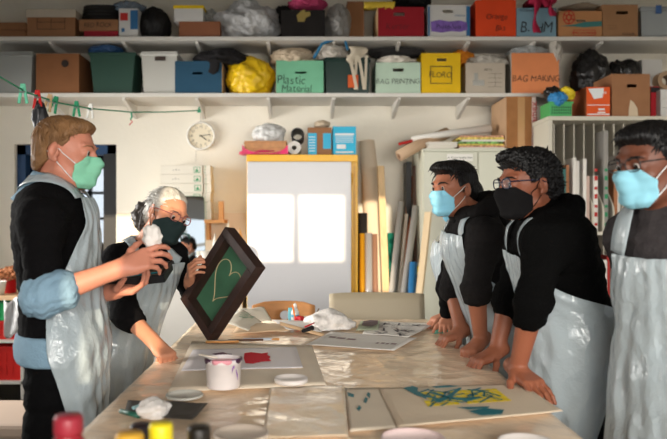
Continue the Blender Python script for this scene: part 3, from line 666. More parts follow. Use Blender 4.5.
peg(22.5, mat('mint_peg', rgb(120,214,178), .45), 'pale mint peg, first on the clothesline')
peg(36.5, mat('red_peg', rgb(214,36,34), .4), 'red peg holding the black glove')
peg(48, mat('wood_peg', rgb(206,172,128), .6), 'wooden peg on the clothesline beside the dark green one', .25)
peg(54.5, mat('green_peg', rgb(24,140,96), .45), 'green peg tilted against the wooden peg', .3)
peg(75.5, mat('green_peg', (0,0,0)), 'green peg hanging upright, alone between the tilted green peg and the white one', 0)
peg(90.5, mat('white_peg', rgb(226,224,218), .5), 'white peg on the clothesline above the doorway', .06)
p = on_line(131)
tk = MB().tube([p, p+Vector((.006,0,-.03)), p+Vector((-.004,0,-.05))], .005, 6).build('string_clip', GRN, smooth=True); tag(tk, 'green string clip with red tail hanging at the middle of the clothesline', 'clip')
MB().tube([p+Vector((-.004,0,-.05)), p+Vector((.010,0,-.062)), p+Vector((-.012,0,-.085))], .003, 6).build('red_tail', MATS['red_peg'], tk)
p = on_line(37); vs, fs = blob_mesh(p+Vector((.01,.0,-.105)), (.034,.022,.066), 61, crumple=.3, fold=.1)
gl = tag(link('rubber_glove', vs, fs, mat('black_glove', rgb(34,34,38), .5), smooth=True), 'black glove hanging from the red peg', 'glove')
MB().tube([p+Vector((.005,0,-.02)), p+Vector((.006,0,-.06))], [.010,.022], 8).build('glove_cuff', MATS['black_glove'], gl, smooth=True)
MB().tube([p+Vector((.03,-.012,-.10)), p+Vector((.034,-.012,-.15))], .006, 6).build('blue_tab', mat('bright_blue', rgb(30,120,190), .5), gl)
# ---------------------------------------------------------------- wall clock
c = W(201, 136, 5.92); R_ = .122
t = thing('wall_clock', c, 'round white wall clock with a cream face', 'clock'); MC = T(*c) @ RX(PI/2)
MB().lathe([(R_*.86,-.029), (R_,-.029), (R_,.010), (R_*.95,.022), (R_*.87,.016), (R_*.86,0)], n=40, caps=False, M=MC).build('clock_rim', mat('clock_white', rgb(232,230,224), .3), t, smooth=True)
MB().lathe([(.0001,.001), (R_*.88,.001)], n=40, caps=False, M=MC).build('clock_face', mat('clock_cream', rgb(226,216,192), .6), t)
mb = MB()
for k in range(12): mb.box((-.002,R_*.76,.001), (.002,R_*.83,.002), MC @ RZ(-k*PI/6))
mb.build('tick_marks', INK, t)
for k in range(1, 13):
    a = -k*PI/6; textmesh('numeral', str(k), .026, MC @ T(-R_*.63*math.sin(a), R_*.63*math.cos(a), .0015), INK, t)
for nm, an, L, w2 in (('hour_hand', 126, .055, .0035), ('minute_hand', 80, .082, .0028)): MB().box((-w2,-.012,.004), (w2,L,.0055), MC @ RZ(-math.radians(an))).build(nm, INK, t)
MB().lathe([(.006,.003), (.006,.008), (.0001,.008)], n=12, caps=False, M=MC).build('hub', INK, t)
tag(MB().tube([W(201,110.5,5.94), W(200.5,122,5.94)], .0025, 6).tube([W(196,151,5.945), W(195.5,161,5.945)], .0018, 5).build('clock_cord', mat('grey_cord', rgb(170,165,155), .7)), 'thin grey cord hanging from the shelf behind the clock', 'cord')
# ---------------------------------------------------------------- counter by the wall, mirror, tap, white boxes
CT = 1.03
t = thing('worktop_counter', (-.95,5.7,0), 'white counter by the wall behind the woman', 'counter')
MB().box((W(112,0,5.5).x,5.48,CT-.04), (W(243,0,5.5).x,5.94,CT)).build('counter_top', mat('counter_laminate', rgb(206,198,184), .4), t)
MB().box((W(114,0,5.5).x,5.52,0), (W(242,0,5.5).x,5.94,CT-.04)).build('counter_base', WHITE, t)
TILE = mat('splash_tile', rgb(222,206,184), .3)
struct(MB().box((DX1+.01,5.935,CT), (W(246,0,5.94).x,5.949,W(0,213,5.94).z)).build('trim_1', TILE))
def flat_box(i):
    z = CT+.37+.074*i; Y = 5.72; x0, x1 = W(160+(i%2)*.5,0,Y).x, W(203-(i%3)*.4,0,Y).x; cx = (x0+x1)/2
    t = thing('flat_carton', (cx, Y+.1, z), ['lowest white flat carton of the green-marked stack','second white flat carton from the bottom of the green-marked stack','third white flat carton from the bottom of the green-marked stack','third white flat carton from the top of the green-marked stack','second white flat carton from the top of the green-marked stack','topmost white flat carton of the green-marked stack'][i], 'box', 'white flat cartons with green marks')
    MB().box((x0,Y,z), (x1,Y+.2,z+.0725)).build('carton_body', mat('flat_white_card', rgb(222,216,202), .7, var=.03), t, bevel=.002)
    gp = mat('green_print', rgb(40,140,92), .7)
    q = MB(); e = x1-.012; a = e-.058
    q.box((a,Y-.0016,z+.012), (e-.004,Y-.0004,z+.016)).box((a,Y-.0016,z+.056), (e-.004,Y-.0004,z+.060)).box((a,Y-.0016,z+.012), (a+.004,Y-.0004,z+.06)).box((e-.008,Y-.0016,z+.012), (e-.004,Y-.0004,z+.06))
    q.add([(a+.010,Y-.0012,z+.020), (e-.016,Y-.0012,z+.020), (e-.030,Y-.0012,z+.050), (a+.018,Y-.0012,z+.036)], [(0,1,2,3)]); q.build('green_mark', gp, t)
    q = MB()
    for k in range(3): q.box((x0+.10+k*.022,Y-.0014,z+.03), (x0+.112+k*.022,Y-.0004,z+.038+.006*(k%2)))
    q.build('grey_mark', mat('grey_print', rgb(178,174,164), .7), t)
    t2 = thing('flat_carton', (x1+.04, Y+.12, z), 'white end carton with dotted green line beside the green-marked stack', 'box', 'end cartons with a dotted green line')
    MB().box((x1+.004,Y+.01,z), (x1+.066,Y+.2,z+.0725)).build('carton_body', MATS['flat_white_card'], t2, bevel=.002)
    q = MB(); q.box((x1+.022,Y+.0085,z+.006), (x1+.026,Y+.0096,z+.02)).box((x1+.022,Y+.0085,z+.03), (x1+.026,Y+.0096,z+.045)).box((x1+.022,Y+.0085,z+.055), (x1+.026,Y+.0096,z+.068)); q.build('dotted_line', gp, t2)
for i in range(6): flat_box(i)
WOOD = mat('light_wood', rgb(196,140,84), .6, var=.15, vscale=14, stretch=(1,1,8)); PALEW = mat('pale_wood', rgb(216,184,140), .65, var=.10, vscale=10, stretch=(8,8,.6))
t = thing('wooden_ledge', W(190,219,5.8), 'narrow wooden ledge under the green-marked cartons', 'shelf')
MB().box((W(158,0,5.8).x,5.68,CT+.340), (W(226,0,5.8).x,5.94,CT+.368)).build('ledge_board', WOOD, t)
MB().box((W(219,0,5.75).x,5.72,CT+.368), (W(223.5,0,5.75).x,5.78,CT+.52)).build('ledge_upright', WOOD, t)
for p_ in (168, 206): MB().box((W(p_,0,5.8).x,5.80,CT+.20), (W(p_+3,0,5.8).x,5.94,CT+.34)).build('ledge_bracket', WOOD, t)
# mirror turned towards the room, leaning back a little
mc = W(183.5, 197, 5.42); mh_, mw_ = .56, .30; zb = CT+.002
MM = T(mc.x, 5.60, zb) @ RZ(math.radians(23.5)) @ RX(math.radians(-4.2))
def rr(w2, h, r, n=6):
    return [(-w2,0), (w2,0)]+[(w2-r+r*math.cos(a), h-r+r*math.sin(a)) for a in np.linspace(0, PI/2, n)]+[(-w2+r-r*math.sin(a), h-r+r*math.cos(a)) for a in np.linspace(0, PI/2, n)]
t = tag(MB().prism(rr(mw_/2, mh_, .03), .006, MM).build('mirror', mat('mirror_edge', rgb(96,150,128), .2)), 'frameless mirror with green glass edges leaning on the counter', 'mirror')
MB().prism(rr(mw_/2-.003, mh_-.004, .03), .001, MM @ T(0,-.0015,.001)).build('mirror_glass', mat('silvered_glass', (.92,.94,.93), .015, metal=1.0), t)
t = thing('sink_tap', W(178,262,5.50), 'dark gooseneck tap in front of the mirror', 'tap')
MB().tube([W(173.5,268,5.50)*1, W(173.5,250,5.50), W(174.5,241,5.50), W(178,235.5,5.50), W(184,233.5,5.49), W(189,235,5.48), W(190,239,5.48)], .009, 8).build('spout', mat('dark_green_metal', rgb(40,70,66), .35), t, smooth=True)
MB().lathe([(.024,0), (.024,.02), (.014,.04), (.012,.08)], c=(W(173.5,0,5.50).x,5.50,CT)).build('tap_base', MATS['dark_green_metal'], t, smooth=True)
def bottle(name, label, px, Y, z, h, r, m, cone=False, cat='bottle', group=None):
    x = W(px,0,Y).x; t = thing(name, (x,Y,z), label, cat, group)
    pr = [(r*.9,0), (r,.01), (r,h*.45), (r*.75,h*.55), (r*.3,h*.62)] if not cone else [(r*.95,0), (r,.01), (r*.9,h*.4), (r*.45,h*.45)]
    MB().lathe(pr, c=(x,Y,z+.0005), n=18).build('bottle_body', m, t, smooth=True)
    MB().lathe([(pr[-1][0]*1.05,pr[-1][1]-.002), (pr[-1][0],h*.7), (.002,h)], c=(x,Y,z+.0005), n=14).build('nozzle', m, t, smooth=True)
bottle('squeeze_bottle', 'white squeeze bottle with pointed nozzle on the counter beside the mirror', 215, 5.62, CT, .26, .045, mat('white_bottle', rgb(226,222,212), .4), True, group='squeeze bottles')
bottle('squeeze_bottle', 'tan squeeze bottle with pointed nozzle on the counter near the yellow cabinet', 240, 5.64, CT, .30, .05, mat('tan_bottle', rgb(212,172,120), .5), True, group='squeeze bottles')
bottle('squeeze_bottle', 'white squeeze bottle behind the top corner of the wooden frame', 228.5, 5.62, CT, .36, .05, MATS['white_bottle'], True, group='squeeze bottles')
x = W(206,0,5.62).x
tag(MB().lathe([(.036,.0005), (.042,.12), (.039,.12), (.034,.006), (.0001,.006)], c=(x,5.6,CT), n=20).build('paper_cup', MATS['white_bottle'], smooth=True), 'white beaker on the counter beside the mirror', 'cup')
# ---------------------------------------------------------------- yellow cabinet
YEL = mat('yellow_enamel', rgb(238,180,24), .35); WB = mat('white_board', rgb(200,199,201), .30, .5)
cx0, cx1, cyf, ctop = W(246.5,0,5.45).x, W(358,0,5.45).x, 5.45, W(0,154.5,5.45).z
t = thing('steel_cabinet', ((cx0+cx1)/2, 5.7, 0), 'tall yellow metal cabinet with a white board front', 'cabinet')
MB().box((cx0,cyf,ctop-.055), (cx1,5.93,ctop)).box((cx0,cyf+.02,.06), (cx0+.02,5.93,ctop)).box((cx1-.058,cyf+.012,.06), (cx1,5.93,ctop)).box((cx0,5.91,.06), (cx1,5.93,ctop)).box((cx0,cyf+.02,.03), (cx1,5.93,.08)).box((cx0+.02,cyf+.05,.0), (cx1-.02,5.9,.03)).build('cabinet_body', YEL, t, bevel=.004)
MB().box((cx0+.006,cyf-.012,.09), (W(351,0,5.45).x,cyf+.016,ctop-.057)).build('white_board', WB, t, bevel=.003)
MB().box((cx1-.032,cyf+.004,.10), (cx1-.024,cyf+.0125,ctop-.09)).build('door_seam', mat('yellow_seam_line', rgb(206,146,16), .4), t)  # hinge line drawn as a darker yellow strip
for z in (1.72, 1.05, .4): MB().tube([(cx1-.046,cyf+.006,z-.04), (cx1-.046,cyf+.006,z+.04)], .007, 8).build('hinge', YEL, t)
# on the cabinet
def paper_stack(name, label, x0, x1, y0, y1, z0, n, th, m, jit, seed, cat='paper'):
    r = random.Random(seed); t = thing(name, ((x0+x1)/2, (y0+y1)/2, z0), label, cat)
    mb = MB()
    for i in range(n):
        j = [r.uniform(-jit, jit) for _ in range(3)]
        mb.box((x0+j[0],y0+j[1],z0+i*th+.0004), (x1+j[2],y1+j[1],z0+(i+1)*th-.0006))
    mb.build('sheets', m, t); return t
ps = paper_stack('paper_stack', 'stack of tan paper on pink plastic on the yellow cabinet', W(246,0,5.6).x, W(286,0,5.6).x, 5.50, 5.78, ctop+.012, 9, .011, mat('tan_paper', rgb(198,146,102), .8, var=.15, vscale=20), .012, 3)
PINK = mat('pink_film', rgb(222,40,104), .35, bump=.4, bscale=30, alpha=.9)
vs, fs = blob_mesh((W(263,0,5.6).x,5.64,ctop+.03), (.175,.13,.026), 63, crumple=.2, fold=.15, flat=.9); q = [v for v in vs]
link('pink_wrapping', q, fs, PINK, ps, smooth=True)
MB().sheet([[Vector((W(242+u*46,0,5.47).x, 5.478+.008*math.sin(u*17), ctop+.006+v*.075*(1-.92*math.sin(u*PI)**.5))) for u in np.linspace(0,1,14)] for v in np.linspace(0,1,4)]).build('pink_wrapping', PINK, ps, smooth=True)
bag('plastic_bag', 'clear white plastic bag on the tan paper stack over the yellow cabinet', 'bag', 269, 129, 5.62, .125, .12, .085, mat('milky_bag', rgb(226,226,224), .25, bump=.25, bscale=24, alpha=.9), 65, base=ctop+.113, flat=.7, crumple=.2, fold=.07)
def roll_y(name, label, px, py, Y, r, L, m, inner=.55, minner=None, cat='roll', group=None):
    c = W(px, py, Y); t = thing(name, c+Vector((0,L/2,-r)), label, cat, group)
    MB().lathe([(r*inner,0), (r,0), (r,L), (r*inner,L), (r*inner,0)], n=26, M=T(*c) @ RX(-PI/2)).build('roll_sheet', m, t, smooth=False)
    return t, c
RUB = mat('black_vinyl', rgb(30,28,28), .5)
t, c = roll_y('vinyl_roll', 'black vinyl roll above the white paper roll on the yellow cabinet', 297.5, 134.3, 5.52, .052, .36, RUB, .80)
t, c = roll_y('paper_roll', 'white paper roll with hollow core on the yellow cabinet', 294.3, 147.6, 5.50, .0525, .38, mat('white_roll_paper', rgb(216,212,204), .6), .35)
t, F, w_, h_ = carton('carton', 'blue and brown torn box beside the black roll on the yellow cabinet', 'box', W(307.5,0,5.52).x, W(331.5,0,5.52).x, ctop+.001, W(0,127.5,5.52).z, KRAFT, yf=5.52, depth=.2)
CY = mat('cyan_print', rgb(60,176,214), .6); WP = mat('white_print', rgb(226,230,230), .7)
decal(t, F, 'blue_print', -w_+.004, .004, -.022, h_-.045, CY); decal(t, F, 'blue_print', .028, .05, w_-.004, h_-.045, CY)
q = MB()
for i in range(6): q.box((-w_+.012,-.0020,.03+.022*i), (-.034,-.0012,.036+.022*i), F)
q.build('printed_lines', WP, t)
vs, fs = blob_mesh(W(322,124.5,5.6), (.06,.06,.03), 67); tag(link('cloth_bundle', vs, fs, MATS['beige_linen'], smooth=True), 'beige scraps poking from the blue and brown torn box', 'cloth')
t, F, w_, h_ = carton('carton', 'bright blue printed box at the edge of the yellow cabinet', 'box', W(333,0,5.52).x, W(356,0,5.52).x, ctop+.001, W(0,127,5.52).z, card('cyan_card', rgb(66,180,216)), yf=5.52, depth=.2, open_=False)
q = MB()
for i in range(4): q.box((-w_+.02,-.0016,.10+.014*i), (w_-.02,-.0006,.105+.014*i), F)
q.box((-w_+.016,-.0016,.155), (w_-.016,-.0006,.172), F).box((-w_+.03,-.0016,.05), (.01,-.0006,.085), F).box((-w_+.02,-.0016,.018), (w_-.02,-.0006,.03), F); q.build('printed_lines', WP, t)
# ---------------------------------------------------------------- grey filing cabinet
GR = mat('grey_green_steel', rgb(206,206,188), .4)
fx0, fx1, fyf, ftop = W(423,0,5.35).x, W(533,0,5.35).x, 5.35, W(0,148.5,5.35).z
t = thing('filing_cabinet', ((fx0+fx1)/2, 5.6, 0), 'tall pale grey two-door metal cabinet behind the students', 'cabinet')
MB().box((fx0,fyf+.018,.05), (fx1,5.85,ftop)).box((fx0+.03,fyf+.04,0), (fx1-.03,5.82,.05)).box((fx0,fyf,ftop-.022), (fx1,fyf+.02,ftop)).build('cabinet_body', GR, t, bevel=.003)
fm = W(478,0,5.35).x
for a, b in ((fx0+.008, fm-.006), (fm+.006, fx1-.008)):
    d = MB().box((a,fyf,.07), (b,fyf+.017,ftop-.026)).build('cabinet_door', GR, t, bevel=.003)
    hx = b-.05 if a < fm-.1 else a+.05
    MB().box((hx-.008,fyf-.02,1.0), (hx+.008,fyf,1.12)).build('door_handle', MATS['steel'], d)
lb = MB().box((W(447,0,5.35).x,fyf-.0015,W(0,161,5.35).z), (W(473,0,5.35).x,fyf-.0003,W(0,154,5.35).z)).build('label_strip', mat('label_paper', rgb(236,234,226), .7), t)
textmesh('lettering', 'A. Teams Supply Area', .021, T(W(460,0,5.35).x,fyf-.002,W(0,157.6,5.35).z) @ FRONT, INK, lb, extrude=.0003)
MB().box((fm-.16,fyf-.0015,.98), (fm-.02,fyf-.0003,1.24)).build('notice', MATS['label_paper'], t)
# fabrics on it
def fold_stack(name, label, px0, px1, z0, mats, seed, y0=5.40, y1=5.70, th=.014, cat='fabric'):
    r = random.Random(seed); t = thing(name, (W((px0+px1)/2,0,5.5).x,5.55,z0), label, cat)
    z = z0+.001
    for i, m in enumerate(mats):
        x0, x1 = W(px0+r.uniform(0,4),0,5.45).x, W(px1-r.uniform(0,4),0,5.45).x; h = th*r.uniform(.8,1.2); yy = y0+r.uniform(0,.02)
        MB().prism([(x0,z), (x0-.006,z+h*.5), (x0,z+h-.001), ((x0+x1)/2,z+h-.001+.004*r.random()), (x1,z+h-.001), (x1+.005,z+h*.5), (x1,z)], y1-yy, T(0,yy,0)).build('folded_cloth', m, t); z += h
    return t, z
PAT = [mat('green_pattern', rgb(120,170,96), .8, var=.9, vscale=42), mat('yellow_pattern', rgb(224,196,96), .8, var=.5, vscale=46), mat('red_pattern', rgb(206,150,120), .8, var=.7, vscale=50), mat('white_cotton', rgb(222,216,204), .85)]
t1, z1 = fold_stack('fabric_pile', 'pile of folded white cotton on the grey cabinet', 424, 456, ftop, [PAT[3]]*4, 5)
t2, z2 = fold_stack('fabric_pile', 'pile of folded green and yellow patterned fabric on the grey cabinet', 457, 503, ftop, [PAT[3], PAT[2], PAT[1], PAT[0], PAT[3], PAT[1], PAT[2]], 7)
g = [[W(411+u*84, 139-u*15+v*(5+u*3)-4*math.sin(u*3)*0, 5.50+.15*v) for u in np.linspace(0,1,8)] for v in np.linspace(0,1,3)]
mb = MB(); a, b = Vector((W(412,0,5.5).x,5.50,z1+.035)), Vector((W(493,0,5.5).x,5.58,z2+.075))
mb.tube([a, a.lerp(b,.5)+Vector((0,0,.004)), b], [.020,.028,.034], 14); tag(mb.build('paper_roll', mat('white_roll_paper', (0,0,0)), smooth=True), 'long white paper roll lying across the fabric piles', 'roll')
mb = MB(); a, b = Vector((W(397,0,5.4).x,5.40,ftop+.01)), Vector((W(440,0,5.4).x,5.62,ftop+.075+.05))
t = thing('cardboard_tube', a, 'short brown cardboard tube sticking out past the edge of the grey cabinet', 'tube')
d = (W(418,0,5.45)-W(398,0,5.45)); a = W(399,156,5.45); b = W(418,145.5,5.50)
MB().tube([a, b, W(447,133,5.62)], .046, 16).build('tube_wall', mat('tan_card_tube', rgb(190,160,130), .8), t, smooth=True); MB().tube([a-(b-a)*.004, a+(b-a)*.02], .020, 12).build('tube_core', mat('dark_core', rgb(120,84,62), .8), t)
MB().tube([W(399,144,5.47), W(412,141,5.50)], .012, 8).build('wrapping_end', REDP, t)
# big taped carton
bx0, bx1 = W(506.5,0,5.38).x, W(536,0,5.38).x
t, F, w_, h_ = carton('carton', 'big brown taped carton standing on the grey cabinet', 'box', bx0, bx1, ftop+.001, W(0,97,5.38).z, card('brown_taped_card', rgb(160,110,68), .14), yf=5.38, depth=.42, open_=False)
decal(t, F, 'tape', -.028, .002, .028, h_-.002, mat('clear_tape', rgb(190,146,100), .15, .6)); decal(t, F, 'printed_tape', w_-.032, .002, w_-.002, h_-.002, mat('white_tape', rgb(224,208,200), .4))
textmesh('lettering', 'amex', .075, F @ T(w_-.016,-.0024,.07) @ FRONT @ RZ(PI/2), mat('red_ink', rgb(190,40,44), .6), t); textmesh('lettering', 'amex', .075, F @ T(w_-.016,-.0024,.28) @ FRONT @ RZ(PI/2), MATS['red_ink'], t)
MB().box((-w_-.004,.0,.003), (-w_-.001,.42,h_-.002), F).build('pale_side', card('pale_side_card', rgb(196,160,126)), t)
# ---------------------------------------------------------------- paper rack (open pigeonholes)
RK = mat('rack_paint', rgb(204,198,182), .55)
rx0, rx1, ryf, ryb, rtop = W(548.5,0,5.0).x, 3.30, 5.0, 5.34, W(0,116.3,5.0).z
t = thing('paper_rack', ((rx0+rx1)/2, 5.2, 0), 'tall white wooden pigeonhole rack holding boards and canvases', 'rack')
MB().box((rx0,ryf,0), (rx0+.028,ryb,rtop-.03)).build('side_panel', RK, t); MB().box((rx1-.028,ryf,0), (rx1,ryb,rtop-.03)).build('side_panel', RK, t)
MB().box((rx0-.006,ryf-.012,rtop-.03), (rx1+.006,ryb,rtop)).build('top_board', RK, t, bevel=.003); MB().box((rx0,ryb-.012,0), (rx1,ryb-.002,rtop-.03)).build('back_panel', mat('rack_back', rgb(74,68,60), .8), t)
tz = [.08, .70, W(0,231.5,5.0).z]
for z in tz: MB().box((rx0+.028,ryf,z-.026), (rx1-.028,ryb-.012,z)).build('rack_shelf', RK, t)
xs = []; x = rx0+.028; k = 0
while x < rx1-.12:
    x += .0737; xs.append(x)
for ti, z in enumerate(tz):
    zt = (tz+[rtop-.004])[ti+1]-.026
    for x in xs:
        D = ryb-.014-ryf; prof = [(0,0), (0,.10)]; hh = zt-z
        lo = min(.14, hh*.22); cr = [(D*.52*(1-math.cos(PI*u))/2, lo+(.24)*u) for u in np.linspace(0, 1, 9)]
        pts = [(0, 0)]+cr+[(D*.52, hh), (D, hh), (D, 0)]
        M = T(x-.0045, ryf+.004, z) @ RZ(PI/2) @ T(0,-.009,0)
        MB().prism(pts, .009, M).build('divider', RK, t)
BC = dict(w=mat('board_white', rgb(228,224,216), .6), t=mat('board_teal', rgb(56,110,104), .6), b=mat('board_brown', rgb(168,112,76), .7), p=mat('board_pink', rgb(214,186,172), .7), r=mat('board_red', rgb(170,42,36), .6), g=mat('board_grey', rgb(150,146,140), .7), k=mat('board_black', rgb(36,34,32), .7))
BN = dict(w='white', t='teal', b='brown', p='pale pink', r='red', g='grey', k='black')
slots = ['w', 'tb', 'ww', 'wp', 'w', 'g', 'bw', 'wr', 'gw', 'bw', 'wt', 'w', 'gb', 'w']; tops = [[155], [168,165], [158,161], [159,176], [176], [131], [170,155], [148,190], [180,172], [165,150], [158,170], [160], [150,172], [166]]
PL = ['first', 'second', 'third', 'fourth', 'fifth', 'sixth', 'seventh', 'eighth', 'ninth', 'tenth', 'eleventh', 'twelfth', 'thirteenth', 'fourteenth']
def board(x, th, z, h, m, label, y0=ryf+.02, cat='board', group='boards in the paper rack'):
    o = MB().box((0,0,0), (th,ryb-.03-y0,h)).build('canvas_board', m, bevel=.002); o.location = (x, y0, z+.0006); tag(o, label, cat, group); return o
for i, s in enumerate(slots):
    x = (rx0+.028 if i == 0 else xs[i-1]+.0052)+.004
    for j, c in enumerate(s):
        th = .022 if len(s) > 1 else .030
        zt = CZ-(tops[i][j]-VY)/FPX*5.05
        o = board(x+j*.030, th, tz[2], zt-tz[2], BC[c], f"{BN[c]} board in the {PL[i]} upper slot of the paper rack"+(" beside another board" if len(s) > 1 and s[0] == s[1] and j == 0 else " behind another board" if len(s) > 1 and s[0] == s[1] else ''), ryf+.02+.02*j)
        if (i, j) in ((5,0), (7,0), (4,0)):
            q = MB(); M = T(*o.location)
            for k in range(7): q.box((.004,-.0014,.04+k*.065), (th-.004,-.0004,.06+k*.065+.012*(k%2)), M)
            q.build('green_spots' if i != 4 else 'red_spots', MATS['green_print'] if i != 4 else REDP, o)
ls = ['w', 'k', 'b', 'r', 'kr', 'wr', 'w', 'k', 'p', 'w', 'g', 'w', 'b', 'w']
for i, s in enumerate(ls):
    x = (rx0+.028 if i == 0 else xs[i-1]+.0052)+.004
    for j, c in enumerate(s): board(x+j*.030, .022, tz[1], .50-.03*((i*7+j*3) % 4), BC[c], f"{BN[c]} board in the {PL[i]} lower slot of the paper rack", ryf+.02+.02*j)
# on the rack
gx0, gx1 = W(548,0,5.02).x, W(573.5,0,5.02).x
t, F, w_, h_ = carton('plastic_basket', 'small green plastic basket on the corner of the paper rack', 'basket', gx0+.012, gx1-.012, rtop+.001, W(0,102,5.02).z, mat('green_basket', rgb(72,168,96), .4), yf=5.02, depth=.2, group=None)
del_ = 0
q = MB()
for i in range(9):
    for j in range(3): q.box((-w_+.014+i*.0165,-.0014,.02+j*.02), (-w_+.022+i*.0165,-.0004,.032+j*.02), F)
q.build('basket_slots', mat('dark_slot', rgb(34,60,44), .8), t); MB().box((-w_-.008,-.008,h_-.012), (w_+.008,.004,h_+.002), F).build('basket_rim', MATS['green_basket'], t)
bz = W(0,102,5.02).z
for k, (px, py, m, nm) in enumerate(((553,94,BBAG,'black'), (566,94,mat('yellow_bag', rgb(222,196,40), .5),'yellow'), (558,99,mat('azure_bag', rgb(54,130,186), .4),'blue'))):
    bag('cloth_bundle', f'{nm} cloth bundle heaped in the small green basket', 'cloth', px, py, 5.10-.03*k, .055,.06,.045, m, 71+k, fold=.2)
t, F, w_, h_ = carton('carton', 'orange and white printed carton on the paper rack beside the green basket', 'box', W(586.5,0,5.02).x, W(610,0,5.02).x, rtop+.001, W(0,87.5,5.02).z, card('orange_card', rgb(222,92,44)), yf=5.02, depth=.30, open_=False)
q = MB(); q.box((-w_+.004,-.0016,.012), (w_-.004,-.0006,.020), F).box((-w_+.004,-.0016,.08), (w_-.004,-.0006,.085), F).prism([(-w_+.01,.20), (-.03,.125), (.03,.135), (.04,.205)], .001, F @ T(0,-.0016,0)).box((.0,-.0016,.045), (.045,-.0006,.058), F).box((-.005,-.0016,.025), (.05,-.0006,.034), F); q.build('white_print', WP, t)
MB().box((-w_-.003,0,.004), (-w_-.0005,.30,h_), F).build('brown_side', card('brown_orange_card', rgb(150,84,52)), t)
write(t, F, 'PAPER', .03, .17, .022, WP)
t, F, w_, h_ = carton('carton', 'brown box with hand slot and a torn pale patch on the paper rack', 'box', W(612,0,5.02).x, W(650,0,5.02).x, rtop+.001, W(0,74.5,5.02).z, KRAFT, yf=5.02, depth=.32, hole=(.52,.73,.07,.024), open_=False)
q = MB(); q.prism([(-.02,.0), (.05,.0), (.045,.06), (.02,.10), (-.005,.12), (-.015,.06)], .001, F @ T(0,-.0016,0)); q.build('torn_patch', mat('pale_tape', rgb(206,186,158), .5), t)
t, F, w_, h_ = carton('carton', 'small red and black carton beside the brown box with torn patch', 'box', W(651,0,5.1).x, W(659.5,0,5.1).x, rtop+.001, W(0,87,5.1).z, card('small_red_card', rgb(176,40,48)), yf=5.10, depth=.14, open_=False); decal(t, F, 'black_panel', -w_, h_-.04, w_, h_-.002, INK)
for i in range(3):
    t, F, w_, h_ = carton('carton', ['lowest small white carton of the stack at the end of the paper rack','middle small white carton of the stack at the end of the paper rack','topmost small white carton of the stack at the end of the paper rack'][i], 'box', W(661,0,5.03).x, W(680,0,5.03).x, rtop+.001+i*.066, rtop+.062+i*.066, MATS['white_card'], yf=5.03, depth=.22, open_=False)
t, c = roll_y('tape_roll', 'wide roll of tape above the small white cartons', 667, 80, 5.35, .07, .09, mat('tape_tan', rgb(170,140,110), .5), .55)
# ---------------------------------------------------------------- rolls and planks leaning between the cabinets
def lean(name, label, a, b, Ya, Yb, r0, r1, m, cat='roll', group=None, flat=None, hollow=False):
    """from the floor (extended down along its line) up to pixel b"""
    A, B = W(*a, Ya), W(*b, Yb); d = B-A; A = A-d*((A.z-.012-r0*.3)/d.z)
    if flat:
        M = T(*A) @ d.to_track_quat('Z', 'Y').to_matrix().to_4x4(); o = MB().box((-flat[0]/2,-flat[1]/2,0), (flat[0]/2,flat[1]/2,d.length*(B-A).length/d.length), M).build(name, m, bevel=.002)
    else: o = MB().tube([A, B], [r0, r1], 16).build(name, m, smooth=False); o.data.polygons.foreach_set('use_smooth', [len(p.vertices) == 4 for p in o.data.polygons])
    tag(o, label, cat, group)
    if hollow: MB().tube([B-(B-A).normalized()*.001, B+(B-A).normalized()*.0012], r1*.72, 14).build('roll_core', MATS['dark_core'], o)
    return o
GRO = 'rolls and planks leaning between the cabinets'
lean('paper_roll', 'thick white paper roll leaning beside the yellow cabinet, tallest of the rolls', (380,296), (367,141), 5.76, 5.86, .125, .062, mat('cream_roll_paper', rgb(228,208,184), .6), group=GRO)
lean('wood_plank', 'tall pale wood plank in front of the thick white roll', (386,296), (380.5,166), 5.48, 5.60, .03, .03, PALEW, 'plank', GRO, flat=(.055,.022))
lean('card_tube', 'grey tube leaning, nearest the tall pale plank', (391.5,295), (401,202), 5.45, 5.58, .024, .024, mat('grey_tube', rgb(160,156,150), .5), 'tube', GRO, hollow=True)
lean('card_tube', 'grey tube leaning further along, beside the yellow strip', (403,297), (416,206), 5.42, 5.56, .026, .026, MATS['grey_tube'], 'tube', GRO, hollow=True)
lean('foil_roll', 'short golden foil roll beside the yellow cabinet', (362.5,296), (362.5,233.5), 5.56, 5.60, .024, .024, mat('gold_foil', rgb(226,168,44), .3, metal=.5), group=GRO)
lean('foil_roll', 'short silver foil roll beside the golden one', (369,296), (368.5,233), 5.50, 5.53, .030, .030, mat('silver_roll', rgb(200,200,204), .25, metal=.6), group=GRO)
lean('foil_roll', 'short brown roll beside the silver foil roll', (375.5,296), (374.5,234), 5.52, 5.56, .022, .022, mat('brown_roll', rgb(150,112,92), .5), group=GRO)
lean('vinyl_roll', 'black roll standing behind the golden foil roll', (362.5,296), (362.5,213), 5.70, 5.72, .040, .040, RUB, group=GRO)
lean('card_tube', 'teal green tube standing behind the grey tubes', (392,296), (390.5,233), 5.64, 5.68, .03, .03, mat('teal_tube', rgb(28,128,108), .5), 'tube', GRO)
lean('card_tube', 'blue tube low beside the yellow strip', (411.5,297), (413.5,262), 5.36, 5.39, .030, .030, mat('blue_tube', rgb(44,116,170), .5), 'tube', GRO)
lean('card_tube', 'dark brown slim tube behind the second grey tube', (417,296), (414.5,166), 5.60, 5.72, .018, .018, mat('dark_tube', rgb(96,72,62), .6), 'tube', GRO)
lean('wood_plank', 'beige plank leaning against the grey cabinet', (419,298), (428.5,212), 5.24, 5.31, .03, .03, mat('beige_plank', rgb(214,190,152), .65), 'plank', GRO, flat=(.060,.02))
